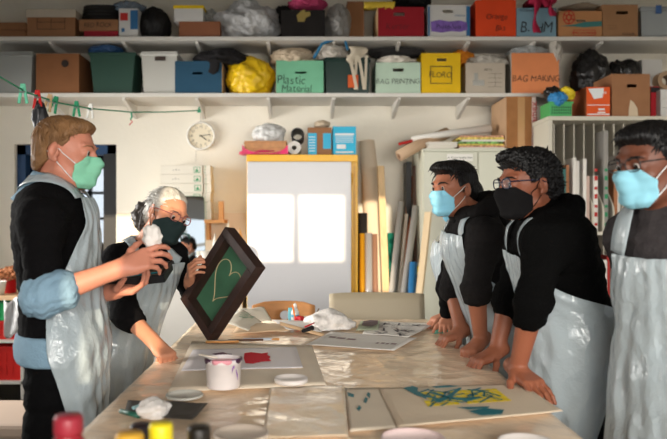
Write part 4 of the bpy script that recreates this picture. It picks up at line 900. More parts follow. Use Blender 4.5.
lean('wood_plank', 'orange-brown wood strip behind the second grey tube, beside the grey cabinet', (404,296), (410.5,176), 5.66, 5.78, .02, .02, mat('orange_wood', rgb(178,104,64), .6, var=.2), 'plank', GRO, flat=(.045,.02))
lean('wood_plank', 'slim white stick between the two grey tubes', (399,296), (406.5,214), 5.52, 5.6, .02, .02, mat('white_stick', rgb(226,214,198), .6), 'plank', GRO, flat=(.02,.02))
mb = MB(); mb.tube([W(411,300,5.38), W(412,288,5.38), W(415,276,5.38), W(418.5,266,5.39)], .011, 8); tag(mb.build('plastic_strip', mat('yellow_strip', rgb(232,206,34), .45), smooth=True), 'curved bright yellow strip in front of the blue tube', 'strip', GRO)
t = tag(MB().box((W(406,0,5.75).x,5.72,0), (W(411,0,5.75).x,5.90,W(0,162,5.75).z)).build('display_board', BLK), 'narrow black panel standing by the side of the grey cabinet', 'panel', GRO)
# ---------------------------------------------------------------- chairs at the end of the table
def chair(name, label, cxp, Y, top, width, hback, m, hole=None, curve=.05, legm=None, seatm=None, dip=.10):
    cx = W(cxp,0,Y).x; t = thing(name, (cx,Y-.2,0), label, 'chair'); legm = legm or mat('chrome', rgb(190,190,188), .2, metal=.9)
    n = 17; nzv = 9; us = np.linspace(-1, 1, n); mb = MB()
    def P(u, v): return Vector((cx+u*width/2, Y-curve*(u*u)+.06*v, top-hback+v*hback*(1-dip*abs(u)**4)))
    if hole:
        g = [[P(u, v) for u in us] for v in np.linspace(0,1,nzv)]
        hu, hv, hr = hole; vs = []; fs = []
        K = 32; ring = []
        for k in range(K):
            a = 2*PI*k/K; ca, sa = math.cos(a), math.sin(a); s = 1/max(abs(ca), abs(sa)); outer = (max(-1, min(1, ca*s)), .5+.5*max(-1, min(1, sa*s)))
            inner = (hu+hr/(width/2)*ca, hv+hr/hback*sa); 
            for w2 in np.linspace(0, 1, 5): vs.append(P(inner[0]+(outer[0]-inner[0])*w2, inner[1]+(outer[1]-inner[1])*w2))
        for k in range(K):
            for j in range(4): k2 = (k+1) % K; fs.append((k*5+j, k*5+j+1, k2*5+j+1, k2*5+j))
        mb.add(vs, fs)
    else: mb.sheet([[P(u, v) for u in us] for v in np.linspace(0,1,nzv)])
    mb.build('backrest', m, t, smooth=True, solid=.012)
    MB().box((cx-width*.46,Y-.44,.445), (cx+width*.46,Y-.02,.47)).build('seat', seatm or m, t, bevel=.01)
    for sx in (-1, 1):
        MB().tube([(cx+sx*width*.40,Y+.09,.005), (cx+sx*width*.40,Y-.01,.43), (cx+sx*width*.40,Y+.03,top-hback*.5)], .012, 8).build('leg', legm, t, smooth=True)
        MB().tube([(cx+sx*width*.40,Y-.46,.005), (cx+sx*width*.40,Y-.40,.44)], .012, 8).build('leg', legm, t, smooth=True)
    return t
chair('wooden_chair', 'bent wooden chair with a round hole in its back, behind the table', 283.5, 4.02, W(0,301.5,4.05).z, .36, .20, mat('chair_ply', rgb(196,136,82), .5, var=.12, vscale=10, stretch=(.6,4,4)), hole=(.03,.60,.027))
chair('grey_chair', 'beige wide-backed plastic chair at the far end of the table, near the students', 377.5, 3.98, W(0,293,4.0).z, .545, .36, mat('beige_plastic', rgb(184,170,144), .5), curve=.02, dip=.02)
# ---------------------------------------------------------------- trolley with crates, stool (beside the man)
TW = mat('trolley_steel', rgb(200,196,188), .4)
ty0, ty1, tx0, tx1 = 5.10, 5.60, -2.85, W(24,0,5.1).x
TT = .845
t = thing('crate_trolley', ((tx0+tx1)/2, (ty0+ty1)/2, 0), 'wheeled trolley of red and green crates by the wall behind the man', 'trolley')
for x in (tx0, tx1-.025):
    for y in (ty0, ty1): MB().box((x,y,.08), (x+.025,y+.025,TT-.03)).build('post', TW, t)
for z in (.22, .52): MB().box((tx0,ty0,z-.02), (tx1,ty1+.02,z)).build('trolley_shelf', TW, t)
MB().box((tx0-.02,ty0-.03,TT-.03), (tx1+.05,ty1+.05,TT)).build('trolley_top', mat('trolley_top_board', rgb(190,158,120), .6), t)
for x in (tx0, tx1-.02):
    for y in (ty0, ty1): MB().lathe([(.04,-.015), (.045,0), (.04,.015)], n=16, M=T(x+.012,y+.012,.046) @ RY(PI/2)).build('wheel', BLK, t)
RC = mat('red_crate', rgb(190,34,30), .4); GC = mat('green_crate', rgb(28,150,84), .4)
for (x0, x1, z, h, m, lab) in ((-2.46,tx1-.03,.221,.25,RC,'red plastic crate on the lower trolley shelf'), (-2.46,tx1-.03,.521,.135,RC,'red plastic crate on the upper trolley shelf'), (-2.46,tx1-.03,.658,.135,GC,'green plastic crate stacked just under the trolley top'), (-2.81,-2.49,.221,.25,GC,'green plastic crate on the lower trolley shelf'), (-2.81,-2.49,.521,.25,GC,'deep green plastic crate on the upper trolley shelf')):
    c, F, w_, h_ = carton('plastic_crate', lab, 'crate', x0, x1, z, z+h, m, yf=ty0+.035, depth=.42, group='crates on the trolley')
    q = MB()
    for i in range(7):
        for j in range(2): q.box((-w_+.03+i*(2*w_-.06)/7,-.003,h_*(.15+.4*j)), (-w_+.045+i*(2*w_-.06)/7,.0,h_*(.45+.4*j)), F)
    q.build('crate_ribs', m, c); MB().box((-w_-.004,-.01,h_-.02), (w_+.004,.0,h_-.001), F).build('crate_rim', m, c)
z0 = TT+.0005; x = W(7.5,0,5.25).x
t = thing('flower_pot', (x,5.3,z0), 'small red pot of dried brown flowers on the trolley', 'pot')
MB().lathe([(.042,.0), (.055,.105), (.062,.105), (.062,.125), (.052,.125), (.040,.01), (.0001,.01)], c=(x,5.3,z0), n=20).build('pot', mat('red_pot', rgb(206,30,40), .35), t, smooth=True)
vs, fs = blob_mesh((x,5.3,z0+.14), (.075,.075,.042), 81, crumple=.5, fold=.4, freq=7); link('dried_flowers', vs, fs, mat('dried_flower', rgb(120,76,50), .9, var=.5, vscale=60), t)
tag(MB().lathe([(.05,.0), (.066,.10), (.063,.10), (.047,.005), (.0001,.005)], c=(W(-3,0,5.16).x,5.16,z0), n=20).build('white_bowl', WHITE, smooth=True), 'white bowl on the trolley beside the red pot', 'bowl')
g = [[W(4+u*24, 300+v*36+3*math.sin(u*9), 5.03-.02*math.sin(u*11+v*3)) for u in np.linspace(0,1,14)] for v in np.linspace(0,1,9)]
tag(MB().sheet(g).build('carrier_bag', WBAG, smooth=True, solid=.004), 'white carrier bag hanging at the front of the trolley', 'bag')
sx0, sx1 = -2.0, W(35,0,3.2).x
t = thing('padded_bench', ((sx0+sx1)/2,3.4,0), 'low padded beige bench beside the man', 'bench')
MB().box((sx0,3.17,.40), (sx1,3.62,.47)).build('seat_pad', mat('beige_vinyl', rgb(172,152,136), .6), t, bevel=.02)
for x in (sx0+.05, sx1-.07):
    for y in (3.22, 3.54): MB().box((x,y,0), (x+.03,y+.03,.40)).build('leg', BLK, t)
# ---------------------------------------------------------------- the table and what lies on it
TX0, TX1, TY0, TY1 = -.555, .672, .80, 3.66
t = thing('work_table', ((TX0+TX1)/2, (TY0+TY1)/2, 0), 'long work table under clear plastic sheeting, in the middle of the room', 'table')
TB = mat('table_board', rgb(178,150,118), .6)
MB().box((TX0+.01,TY0+.01,TABZ-.045), (TX1-.01,TY1-.01,TABZ-.008)).build('tabletop', TB, t)
MB().box((TX0+.10,TY0+.1,TABZ-.12), (TX1-.10,TY1-.1,TABZ-.045)).build('apron_rail', TB, t)
for x in (TX0+.12, TX1-.18):
    for y in (TY0+.12, (TY0+TY1)/2, TY1-.18): MB().box((x,y,0), (x+.06,y+.06,TABZ-.045)).build('leg', TB, t)
def sheet_mat():
    m = bpy.data.materials.new('table_plastic'); m.use_nodes = True; nt = m.node_tree; b = nt.nodes['Principled BSDF']
    b.inputs['Base Color'].default_value = (*rgb(244,216,184), 1); b.inputs['Roughness'].default_value = .55; b.inputs['Specular IOR Level'].default_value = .25
    b.inputs['Coat Weight'].default_value = .75; b.inputs['Coat Roughness'].default_value = .10
    tc = nt.nodes.new('ShaderNodeTexCoord'); mp = nt.nodes.new('ShaderNodeMapping'); mp.inputs['Scale'].default_value = (1,1.25,1); nt.links.new(tc.outputs['Object'], mp.inputs[0])
    n1 = nt.nodes.new('ShaderNodeTexNoise'); n1.inputs['Scale'].default_value = 6.5; n1.inputs['Detail'].default_value = 3; n1.inputs['Distortion'].default_value = 2.0
    n2 = nt.nodes.new('ShaderNodeTexVoronoi'); n2.inputs['Scale'].default_value = 8; n2.feature = 'SMOOTH_F1'
    a = nt.nodes.new('ShaderNodeMath'); a.operation = 'ADD'
    for n in (n1, n2): nt.links.new(mp.outputs[0], n.inputs['Vector'])
    nt.links.new(n1.outputs['Fac'], a.inputs[0]); nt.links.new(n2.outputs['Distance'], a.inputs[1])
    bp = nt.nodes.new('ShaderNodeBump'); bp.inputs['Strength'].default_value = .22; bp.inputs['Distance'].default_value = .03
    nt.links.new(a.outputs[0], bp.inputs['Height']); nt.links.new(bp.outputs['Normal'], b.inputs['Coat Normal'])
    return m
nx, ny = 90, 200; mb = MB(); g = []
for j in range(ny):
    v = j/(ny-1); row = []
    for i in range(nx):
        u = i/(nx-1); s = (u-.5)*(TX1-TX0+.30); cx = (TX0+TX1)/2; hw = (TX1-TX0)/2
        y = TY0-.005+v*(TY1-TY0+.01)
        over = abs(s)-hw
        q = Vector((s*3, y*2.2, 0)); r1 = mnoise.noise(q); r2 = 1-abs(mnoise.noise(Vector((s*5+r1, y*7, 2))))*2; r3 = 1-abs(mnoise.noise(Vector((s*9, y*4+r1*2, 5))))*2
        w_ = .0012+.0032*max(0, r2)**3+.0026*max(0, r3)**4
        if over <= 0: row.append(Vector((cx+s, y, TABZ-.006+w_*min(1, -over/.02+.3))))
        else:
            sg = 1 if s > 0 else -1; o = .006+.012*min(1, over/.10)*(1+math.sin(y*23)*.6+math.sin(y*51+1)*.3)
            row.append(Vector((cx+sg*(hw+o), y, TABZ-.006-over*(1+.08*math.sin(y*9)))))
    g.append(row)
mb.sheet([r for r in zip(*g)]); tag(mb.build('plastic_sheet', sheet_mat(), smooth=True), 'wrinkled clear plastic sheet covering the long table', 'table cover')
TZ = TABZ+.0012
def flat_sheet(name, label, quad, m, z, cat='paper', n=14, wave=.003, seed=0, curl=0, th=.0008, group=None):
    """a paper or cloth lying on the table: quad of picture points -> table plane, gently waved"""
    P = [WZ(x, y, z) for x, y in quad]; g = []
    for j in range(n):
        v = j/(n-1); row = []
        for i in range(n):
            u = i/(n-1); p = (P[0].lerp(P[1], u)).lerp(P[3].lerp(P[2], u), v)
            p.z = z+.0006+wave*(.5+.5*mnoise.noise(Vector((p.x*9+seed, p.y*9, seed))))+curl*max(0, abs(u-.5)*2-.75)**2; row.append(p)
        g.append(row)
    o = MB().sheet(g).build(name, m, smooth=True, solid=th, offset=1); tag(o, label, cat, group); return o, P
def patch(parent, name, P, poly, m, dz=.0035, seed=1, th=.0005, wav=0):
    """a painted shape on a lying sheet: poly in the quad's (u, v)"""
    pts = [(P[0].lerp(P[1], u)).lerp(P[3].lerp(P[2], u), v)+Vector((0,0,dz)) for u, v in poly]; n = len(pts); c = sum(pts, Vector())/n
    mb = MB(); mb.add(pts+[c], [(i, (i+1) % n, n) for i in range(n)]); return mb.build(name, m, parent, solid=th, offset=1)
CARD = mat('grey_beige_board', rgb(224,208,186), .6, var=.04, vscale=8)
PAPER = mat('white_paper', rgb(226,220,212), .6); PAPER2 = mat('lilac_white_paper', rgb(216,210,212), .5)
# printing board and sheets in the middle
o, P = flat_sheet('printing_board', 'large beige sheet under the paint tub and the red print', [(192,341),(312,346),(326,385),(168,392)], CARD, TZ+.004, 'board', wave=.001, th=.002)
o, P = flat_sheet('print_paper', 'white sheet with a red painted shape, beside the paint tub', [(193,350),(296,347),(303,368),(181,371)], PAPER2, TZ+.008, wave=.002)
RED = mat('red_paint', rgb(206,36,52), .7, .1)
patch(o, 'red_print', P, [(.50,.30),(.56,.26),(.66,.34),(.72,.30),(.71,.42),(.74,.52),(.72,.60),(.74,.70),(.66,.72),(.58,.80),(.52,.78),(.50,.55)], RED, .004)
patch(o, 'red_print', P, [(.20,.28),(.30,.22),(.34,.30),(.26,.36)], mat('plum_paint', rgb(90,38,70), .4), .004)
o, P = flat_sheet('paper_sheet', 'white paper with faint lettering lying towards the far end of the table', [(331,332),(417,338),(394,351),(306,345)], PAPER, TZ+.003, wave=.003, seed=4)
q = MB(); 
for k, (u0, u1, v) in enumerate(((.10,.18,.42), (.20,.30,.45), (.33,.43,.48), (.70,.73,.62), (.75,.79,.60), (.81,.84,.62), (.86,.92,.60))):
    a = [(P[0].lerp(P[1], u)).lerp(P[3].lerp(P[2], u), vv)+Vector((0,0,.0042)) for u, vv in ((u0,v-.04), (u1,v-.04), (u1,v+.05), (u0,v+.05))]; q.add(a, [(0,1,2,3)])
q.build('faint_lettering', mat('faded_ink', rgb(150,124,124), .7), o)
o, P = flat_sheet('printed_paper', 'paper covered in black inky prints near the far end of the table', [(372,321.5),(436,324),(408,338),(362,334)], PAPER, TZ+.006, wave=.004, seed=6)
r = random.Random(4); q = MB()
for k in range(46):
    u, v = r.uniform(.12,.86), r.uniform(.15,.95); a = r.uniform(0,6.3); L = r.uniform(.012,.038); c = (P[0].lerp(P[1], u)).lerp(P[3].lerp(P[2], u), v)+Vector((0,0,.0055)); d = Vector((math.cos(a),math.sin(a),0))*L; n_ = Vector((-d.y,d.x,0))*.14
    q.add([c-d-n_, c+d-n_, c+d+n_, c-d+n_], [(0,1,2,3)])
q.build('ink_marks', mat('faded_black_ink', rgb(74,66,70), .7), o)
o, P = flat_sheet('printed_paper', 'small sheet with a dark purple print and green edge at the far end', [(361,322),(380,321),(378,330),(356,331)], mat('sage_paper', rgb(186,196,168), .6), TZ+.010, wave=.006, seed=8)
patch(o, 'purple_print', P, [(.15,.1),(.5,.0),(.9,.1),(.95,.5),(.7,.75),(.4,.7),(.15,.55)], mat('dark_purple_ink', rgb(70,54,70), .5), .0075)
o, P = flat_sheet('teal_cloth', 'small teal cloth under the hidden person’s hand'.replace('’',''), [(438,326),(452,325),(452,333),(434,335)], mat('sea_green_cloth', rgb(92,168,146), .8), TZ+.004, 'cloth', wave=.008, seed=10)
# painted fabric on the near half
FAB = mat('calico_cloth', rgb(222,202,176), .85, bump=.15, bscale=160)
o, P = flat_sheet('painted_fabric', 'calico fabric printed with yellow blocks and teal brush strokes', [(379,389),(520,384),(563,412),(398,428)], FAB, TZ+.003, 'fabric', wave=.004, seed=12, n=20)
YP = mat('yellow_fabric_paint', rgb(234,206,20), .5); TP = mat('teal_fabric_paint', rgb(26,112,122), .5)
q = MB(); r = random.Random(2)
for i in range(13):
    for j in range(5):
        u0 = .235+i*.042; v0 = .20+j*.085+.01*i*.0
        if r.random() < .07: continue
        a = [(P[0].lerp(P[1], u)).lerp(P[3].lerp(P[2], u), v)+Vector((0,0,.0052)) for u, v in ((u0,v0),(u0+.036,v0),(u0+.038,v0+.068),(u0+.002,v0+.068))]; q.add(a, [(0,1,2,3)])
q.build('yellow_blocks', YP, o, solid=.0004, offset=1)
q = MB(); r = random.Random(8)
for k in range(26):
    u, v = r.uniform(.24,.72), r.uniform(.18,.60); a = r.choice((.5,-.6,1.2,-1.1))+r.uniform(-.3,.3); L = r.uniform(.04,.09); du, dv = L*math.cos(a), L*math.sin(a)*1.4; nu, nv = -.006*math.sin(a), .012*math.cos(a)
    q.add([(P[0].lerp(P[1], x)).lerp(P[3].lerp(P[2], x), y)+Vector((0,0,.0062)) for x, y in ((u-du-nu,v-dv-nv),(u+du-nu,v+dv-nv),(u+du+nu,v+dv+nv),(u-du+nu,v-dv+nv))], [(0,1,2,3)])
q.build('teal_hatching', TP, o, solid=.0004, offset=1)
for poly in ([(.16,.06),(.23,.0),(.26,.06),(.24,.18),(.27,.30),(.26,.42),(.21,.28)], [(.28,.47),(.30,.50),(.42,.34),(.52,.14),(.55,.12),(.50,.24),(.43,.40),(.33,.54)], [(.36,.34),(.40,.38),(.50,.48),(.60,.44),(.62,.48),(.50,.55),(.40,.46)], [(.30,.24),(.34,.22),(.44,.44),(.42,.47)], [(.36,.05),(.48,.02),(.54,.06),(.47,.09),(.38,.09)], [(.62,.20),(.635,.19),(.75,.46),(.735,.47)], [(.45,.82),(.56,.78),(.66,.86),(.62,.96),(.50,.95)], [(.40,.70),(.50,.72),(.60,.74),(.58,.78),(.46,.77)], [(.24,.30),(.27,.30),(.36,.44),(.33,.46)]):
    patch(o, 'teal_stroke', P, poly, TP, .0064)
o, P = flat_sheet('paper_sheet', 'thin beige sheet dotted with teal paint beside the painted fabric', [(345,388),(380,388),(398,428),(350,432)], CARD, TZ+.0015, wave=.001, seed=14)
for poly in ([(.05,.14),(.22,.20),(.20,.28),(.06,.24)], [(.55,.22),(.62,.14),(.66,.2),(.6,.32)], [(.42,.40),(.5,.28),(.56,.32),(.48,.44)], [(.22,.56),(.3,.48),(.34,.54),(.26,.62)]): patch(o, 'teal_fleck', P, poly, TP, .003)
o, P = flat_sheet('plastic_film', 'separate crinkled plastic film square beside the teal-dotted sheet', [(270,389),(344,387),(348,438),(262,440)], mat('crinkled_film', rgb(232,208,178), .3, .5, bump=.45, bscale=16, coat=.5), TZ+.001, 'film', wave=.008, seed=16, n=30)
# paint tub and lids
def tub_round(name, label, c, r, h, m):
    t = thing(name, c, label, 'tub')
    MB().lathe([(r*.88,0), (r*.92,.004), (r*.985,h-.014), (r*1.03,h-.013), (r*1.03,h), (r*.97,h), (r*.95,h-.02), (r*.86,.006), (.0001,.006)], c=c, n=36).build('tub_wall', m, t, smooth=True)
    return t
c = WZ(223.5, 388, TZ+.008); c.z = TABZ+.0125; r_, h_ = .0545, .088
WTUB = mat('white_tub', rgb(222,214,212), .35)
t = tub_round('paint_tub', 'white paint tub with pink and purple paint around the rim', c, r_, h_, WTUB)
PKP = mat('pink_paint', rgb(222,150,160), .3); PUP = mat('purple_paint', rgb(66,34,60), .35)
MB().lathe([(.0001,h_-.012), (r_*.95,h_-.012)], c=c, n=30, caps=False).build('paint_surface', PKP, t)
def rim_patch(a0, a1, z0, z1, m, nm):
    n = 9; MB().sheet([[c+Vector((r_*1.04*math.cos(a), r_*1.04*math.sin(a), h_+.0012-zz*(h_)*((1+.5*math.sin(a*9))))) for a in np.linspace(a0, a1, n)] for zz in (z0, (z0+z1)/2, z1)]).build(nm, m, t, smooth=True, solid=.0012)
    MB().sheet([[c+Vector((rr_*math.cos(a), rr_*math.sin(a), h_+.0016)) for a in np.linspace(a0, a1, n)] for rr_ in (r_*.90, r_*1.04)]).build(nm, m, t, smooth=True, solid=.001)
rim_patch(-2.9, -2.2, .0, .11, PUP, 'purple_smear'); rim_patch(-.75, .35, .0, .10, PUP, 'purple_smear'); rim_patch(-2.1, -1.0, 0, .10, PKP, 'pink_smear'); rim_patch(1.2, 2.2, 0, .04, PUP, 'purple_smear')
rim_patch(-1.0, -.85, .35, .55, mat('lilac_mark', rgb(150,110,170), .5), 'lilac_mark'); rim_patch(-.75, -.62, .38, .52, MATS['lilac_mark'], 'lilac_mark')
tag(MB().tube([c+Vector((-.075,.03,h_+.004)), c+Vector((-.02,.01,h_-.002))], .003, 6).lathe([(.0001,0)]*1+[(.0045,0),(.0001,.004)], c=c+Vector((-.077,.031,h_+.003)), n=8).build('stirring_stick', MATS['white_stick'], smooth=True), 'thin white stick resting on the rim of the paint tub', 'stick')
def lid_round(name, label, px, py, r, m, z=TZ, group=None, hh=.010):
    c = WZ(px, py, z); t = thing(name, c, label, 'lid', group)
    MB().lathe([(r*.96,.0005), (r,.002), (r,hh), (r*.95,hh+.001), (r*.92,hh*.62), (.0001,hh*.60)], c=c, n=36).build('lid_disc', m, t, smooth=True)
    MB().lathe([(r*.93,hh+.0012), (r*.965,hh+.003), (r,hh+.0012)], c=c, n=36, caps=False).build('lid_rim', m, t, smooth=True)
    return t
lid_round('tub_lid', 'clear round lid on the plastic just in front of the paint tub', 184.5, 396.5, .054, mat('clear_lid', rgb(216,214,204), .2, .6, alpha=.8), TZ+.004, hh=.005)
lid_round('tub_lid', 'white round lid lying on the edge of the beige printing sheet', 291, 382.5, .052, mat('white_lid', rgb(216,208,202), .3), TZ+.010, hh=.014)
lid_round('tub_lid', 'pink-rimmed white lid lying just in front of the painted fabric', 413, 443, .074, mat('pink_white_lid', rgb(232,208,204), .4), TZ+.002, hh=.012)
lid_round('tub_lid', 'pale lid at the near end of the table beside the dark paint bottle', 241, 437, .066, mat('grey_white_lid', rgb(206,190,174), .4), TZ+.002)
lid_round('tub_lid', 'white lid beside the students at the near corner of the table', 527, 447, .066, MATS['white_lid'], TZ+.002)
# dark card, tissue, bottles near the camera
o, P = flat_sheet('dark_card', 'crumpled dark grey card beside the white tissue', [(128,403),(208,405),(192,423),(124,415)], mat('charcoal_card', rgb(70,66,60), .7), TZ+.003, wave=.014, seed=18)
MB().tube([WZ(121,411,TZ+.012), WZ(139,416,TZ+.012)], .007, 8).build('green_edge', mat('green_handle', rgb(40,96,80), .4), o, smooth=True); MB().tube([WZ(133,408,TZ+.02), WZ(142,405,TZ+.02)], .005, 8).build('pale_edge', mat('ice_blue', rgb(168,206,210), .3), o)
c = WZ(153, 418, TZ); vs, fs = blob_mesh(c+Vector((0,0,.024)), (.038,.038,.026), 91, crumple=.35, fold=.10, freq=2.6, flat=.8); tag(link('tissue', vs, fs, mat('tissue_paper', rgb(232,226,220), .8), smooth=True), 'crumpled white tissue on the dark grey card', 'tissue')
def paint_bottle(label, px, topy, Y, r, m, capm, capr=.62, hcap=.035):
    x = W(px,0,Y).x; top = CZ-(topy-VY)/FPX*Y; z = TABZ+.0012; h = top-z; t = thing('paint_bottle', (x,Y,z), label, 'bottle', 'paint bottles at the near end')
    if h < hcap+.03: h = hcap+.05
    hb = h-hcap
    MB().lathe([(r*.95,0), (r,.006), (r,hb*.80), (r*.9,hb*.9), (r*capr*.9,hb*.96), (r*capr*.9,hb)], c=(x,Y,z), n=28).build('bottle_body', m, t, smooth=True)
    q = MB(); n = 40; prof = []
    q.lathe([(r*capr,hb-.001), (r*capr*1.02,hb+.004), (r*capr,h-.006), (r*capr*.9,h), (.0001,h)], c=(x,Y,z), n=28); q.build('cap', capm, t, smooth=True)
paint_bottle('red paint bottle standing at the near corner of the table beside the man', 68.5, 415, 1.22, .031, mat('red_bottle', rgb(150,26,38), .35), mat('pink_red_cap', rgb(160,44,58), .4), .80, .030)
paint_bottle('yellow-capped paint bottle beside the white tissue', 161, 423, 1.30, .036, mat('yellow_bottle', rgb(226,200,30), .4), mat('yellow_cap', rgb(236,216,40), .35), .62)
paint_bottle('black-capped paint bottle between the yellow one and the amber lid', 141, 424, 1.42, .036, mat('plum_bottle', rgb(60,40,52), .4), mat('dark_cap', rgb(48,38,42), .4), .62)
paint_bottle('black-capped paint bottle beside the pale lid', 199, 426, 1.24, .034, mat('brown_bottle', rgb(56,44,34), .4), mat('black_cap', rgb(30,26,20), .4), .60)
paint_bottle('paint bottle with a low amber lid in front of the black-capped one', 129.5, 433, 1.24, .036, mat('amber_bottle', rgb(206,150,50), .4), mat('amber_cap', rgb(222,170,60), .4), .70)
# ---------------------------------------------------------------- clutter at the far end
c = WZ(256, 331, TZ); r = random.Random(6)
t = thing('paper_pile', WZ(262,330,TZ), 'pile of large white sheets with green print, behind the wooden frame', 'paper')
def loose(name, pts, m, parent, th=.0012, seed=0, wave=.006, n=12):
    P = [W(*p) for p in pts]; g = []
    for j in range(n):
        v = j/(n-1); row = []
        for i in range(n):
            u = i/(n-1); p = (P[0].lerp(P[1], u)).lerp(P[3].lerp(P[2], u), v); p.z += wave*mnoise.noise(Vector((u*3+seed, v*3, seed)))+wave*2*math.sin(u*PI)*math.sin(v*PI); row.append(p)
        g.append(row)
    return MB().sheet(g).build(name, m, parent, smooth=True, solid=th), P
GPP = mat('green_print_paper', rgb(222,212,194), .6)
s1, P = loose('folded_sheet', [(238,309,3.55),(264,307,3.62),(272,321,3.55),(243,321,3.45)], GPP, t, seed=3)
s2, P = loose('folded_sheet', [(224,322,3.25),(242,309,3.45),(262,322,3.40),(248,331,3.15)], GPP, t, seed=5)
q = MB(); rr_ = random.Random(9)
for k in range(16):
    u, v = rr_.uniform(.45,.98), rr_.uniform(.05,.45)+k*.02; p = (P[0].lerp(P[1], u)).lerp(P[3].lerp(P[2], u), v)+Vector((0,-.006,.013)); q.add([p, p+Vector((.020,.012,-.004)), p+Vector((.024,.002,-.004)), p+Vector((.004,-.01,0))], [(0,1,2,3)])
q.build('green_print', MATS['green_print'], s2)
s3, P = loose('folded_sheet', [(240,322,3.40),(290,324,3.42),(292,330,3.20),(232,334,3.10)], mat('tan_sheet', rgb(214,184,150), .6), t, seed=7)
s4, P = loose('folded_sheet', [(272,320,3.44),(312,321,3.44),(322,332,3.16),(286,329,3.2)], PAPER, t, seed=9)
tag(MB().sheet([[W(280+u*44, 322+u*12+v*3, 3.16-.05*u-.012*v) for u in np.linspace(0,1,8)] for v in np.linspace(0,1,4)]).build('cardboard_strip', mat('tan_strip', rgb(206,172,134), .7), smooth=True, solid=.006), 'tan cardboard strip sloping off the white paper pile', 'cardboard')
mb = MB(); 
rp = random.Random(12)
for k in range(5):
    a = WZ(206+k*12+rp.uniform(-4,4), 342-k*.8, TZ+.01); b = a+Vector((rp.uniform(.09,.16), rp.uniform(-.02,.03), 0)); m = [WOOD, MATS['grey_tube'], mat('dark_brown_wood', rgb(84,58,42), .5), mat('clear_pen', rgb(190,196,206), .3), WOOD][k]
    tag(MB().tube([a, b], .0048+.001*(k%2), 8).build('paint_brush', m, smooth=True), ['wooden brush lying nearest the foot of the wooden frame','grey brush lying second from the foot of the wooden frame','dark brown brush lying in the middle of the row before the paper pile','clear plastic pen lying before the white paper pile','wooden brush lying farthest along the row before the paper pile'][k], 'brush', 'brushes and pens before the paper pile')
NEWS = mat('newsprint', rgb(222,216,210), .5, bump=.4, bscale=20, var=.22, vscale=36)
vs, fs = blob_mesh(W(329,323,3.34)+Vector((0,0,-.02)), (.100,.085,.074), 95, crumple=.35, fold=.15, flat=.75)
vs = [Vector((v.x, v.y, max(v.z, TZ+.002))) for v in vs]
nw = tag(link('plastic_bag', vs, fs, NEWS, smooth=True), 'crumpled white printed bag on the table before the wooden chair', 'bag')
q = MB()
for k, (px, py, dx, dy, m) in enumerate(((309,328,7,3,'black'), (318,322,9,1.2,'red'), (327,331,7,.8,'blue'), (330,318,6,1,'red'))):
    pass
tag(MB().tube([WZ(303,331,TZ+.03), WZ(312,328,TZ+.03)], [.008,.012], 8).build('rag', MATS['black_cloth'], smooth=True), 'small black rag at the edge of the crumpled printed bag', 'rag')
tag(MB().tube([WZ(305,327,TZ+.035), WZ(314,323,TZ+.045)], .004, 8).build('red_pen', mat('red_plastic', rgb(200,36,44), .4), smooth=True), 'red pen lying by the black rag', 'pen')
def small_bottle(px, py, Y):
    c = W(px, py, Y); x = c.x; z = TABZ+.0012
    t = thing('glue_bottle', (x,Y,z), 'small clear bottle with a blue band, standing before the wooden chair', 'bottle')
    h = W(0,303,Y).z-z; MB().lathe([(.018,0), (.021,.004), (.021,h*.55), (.012,h*.72), (.009,h*.8)], c=(x,Y,z), n=18).build('bottle_body', mat('clear_bottle', rgb(206,214,212), .15, .6, alpha=.7), t, smooth=True)
    MB().lathe([(.0215,h*.30), (.0215,h*.42)], c=(x,Y,z), n=18, caps=False).build('blue_band', mat('sky_band', rgb(80,160,190), .5), t, smooth=True)
    MB().lathe([(.010,h*.79), (.010,h*.9), (.004,h)], c=(x,Y,z), n=14).build('cap', WHITE, t, smooth=True)
small_bottle(295, 320, 3.52)
tag(MB().box((-.012,-.01,0), (.012,.01,W(0,308,3.55).z-TABZ), T(W(290.5,0,3.55).x,3.55,TABZ+.0012)).build('glue_stick', mat('cyan_plastic', rgb(110,190,206), .4), bevel=.004), 'upright pale blue glue stick beside the clear bottle', 'glue stick')
tag(MB().tube([(W(296,0,3.50).x,3.50,TABZ+.008), W(292.5,305,3.50)], .0045, 8).build('orange_pencil', mat('orange_pencil_paint', rgb(222,120,30), .5)), 'orange pencil leaning by the clear bottle', 'pencil')
c = W(300,320,3.48); vs, fs = blob_mesh(Vector((c.x,3.48,TABZ+.022)), (.022,.02,.018), 97, crumple=.4, fold=.2); tag(link('bottle_cap', vs, fs, MATS['red_plastic'], smooth=True), 'small red crumpled cap beside the clear bottle', 'cap')
for k, px in enumerate((306, 310.5)):
    x = W(px,0,3.5).x; t = thing('ink_jar', (x,3.5,TABZ), ['small black ink jar nearest the red cap','small black ink jar nearest the leaning dark pencil'][k], 'jar', 'ink jars'); MB().lathe([(.012,.0012), (.013,.004), (.013,.022), (.009,.026)], c=(x,3.5,TABZ), n=14).build('jar_body', INK, t, smooth=True); MB().lathe([(.0105,.026), (.0105,.036), (.0001,.036)], c=(x,3.5,TABZ), n=14).build('jar_lid', MATS['steel'], t, smooth=True)
tag(MB().tube([(W(312,0,3.5).x,3.5,TABZ+.008), W(319,308.5,3.52)], [.005,.003], 8).build('dark_pencil', mat('brown_pencil', rgb(110,80,50), .5)), 'dark pencil leaning beside the ink jars', 'pencil')
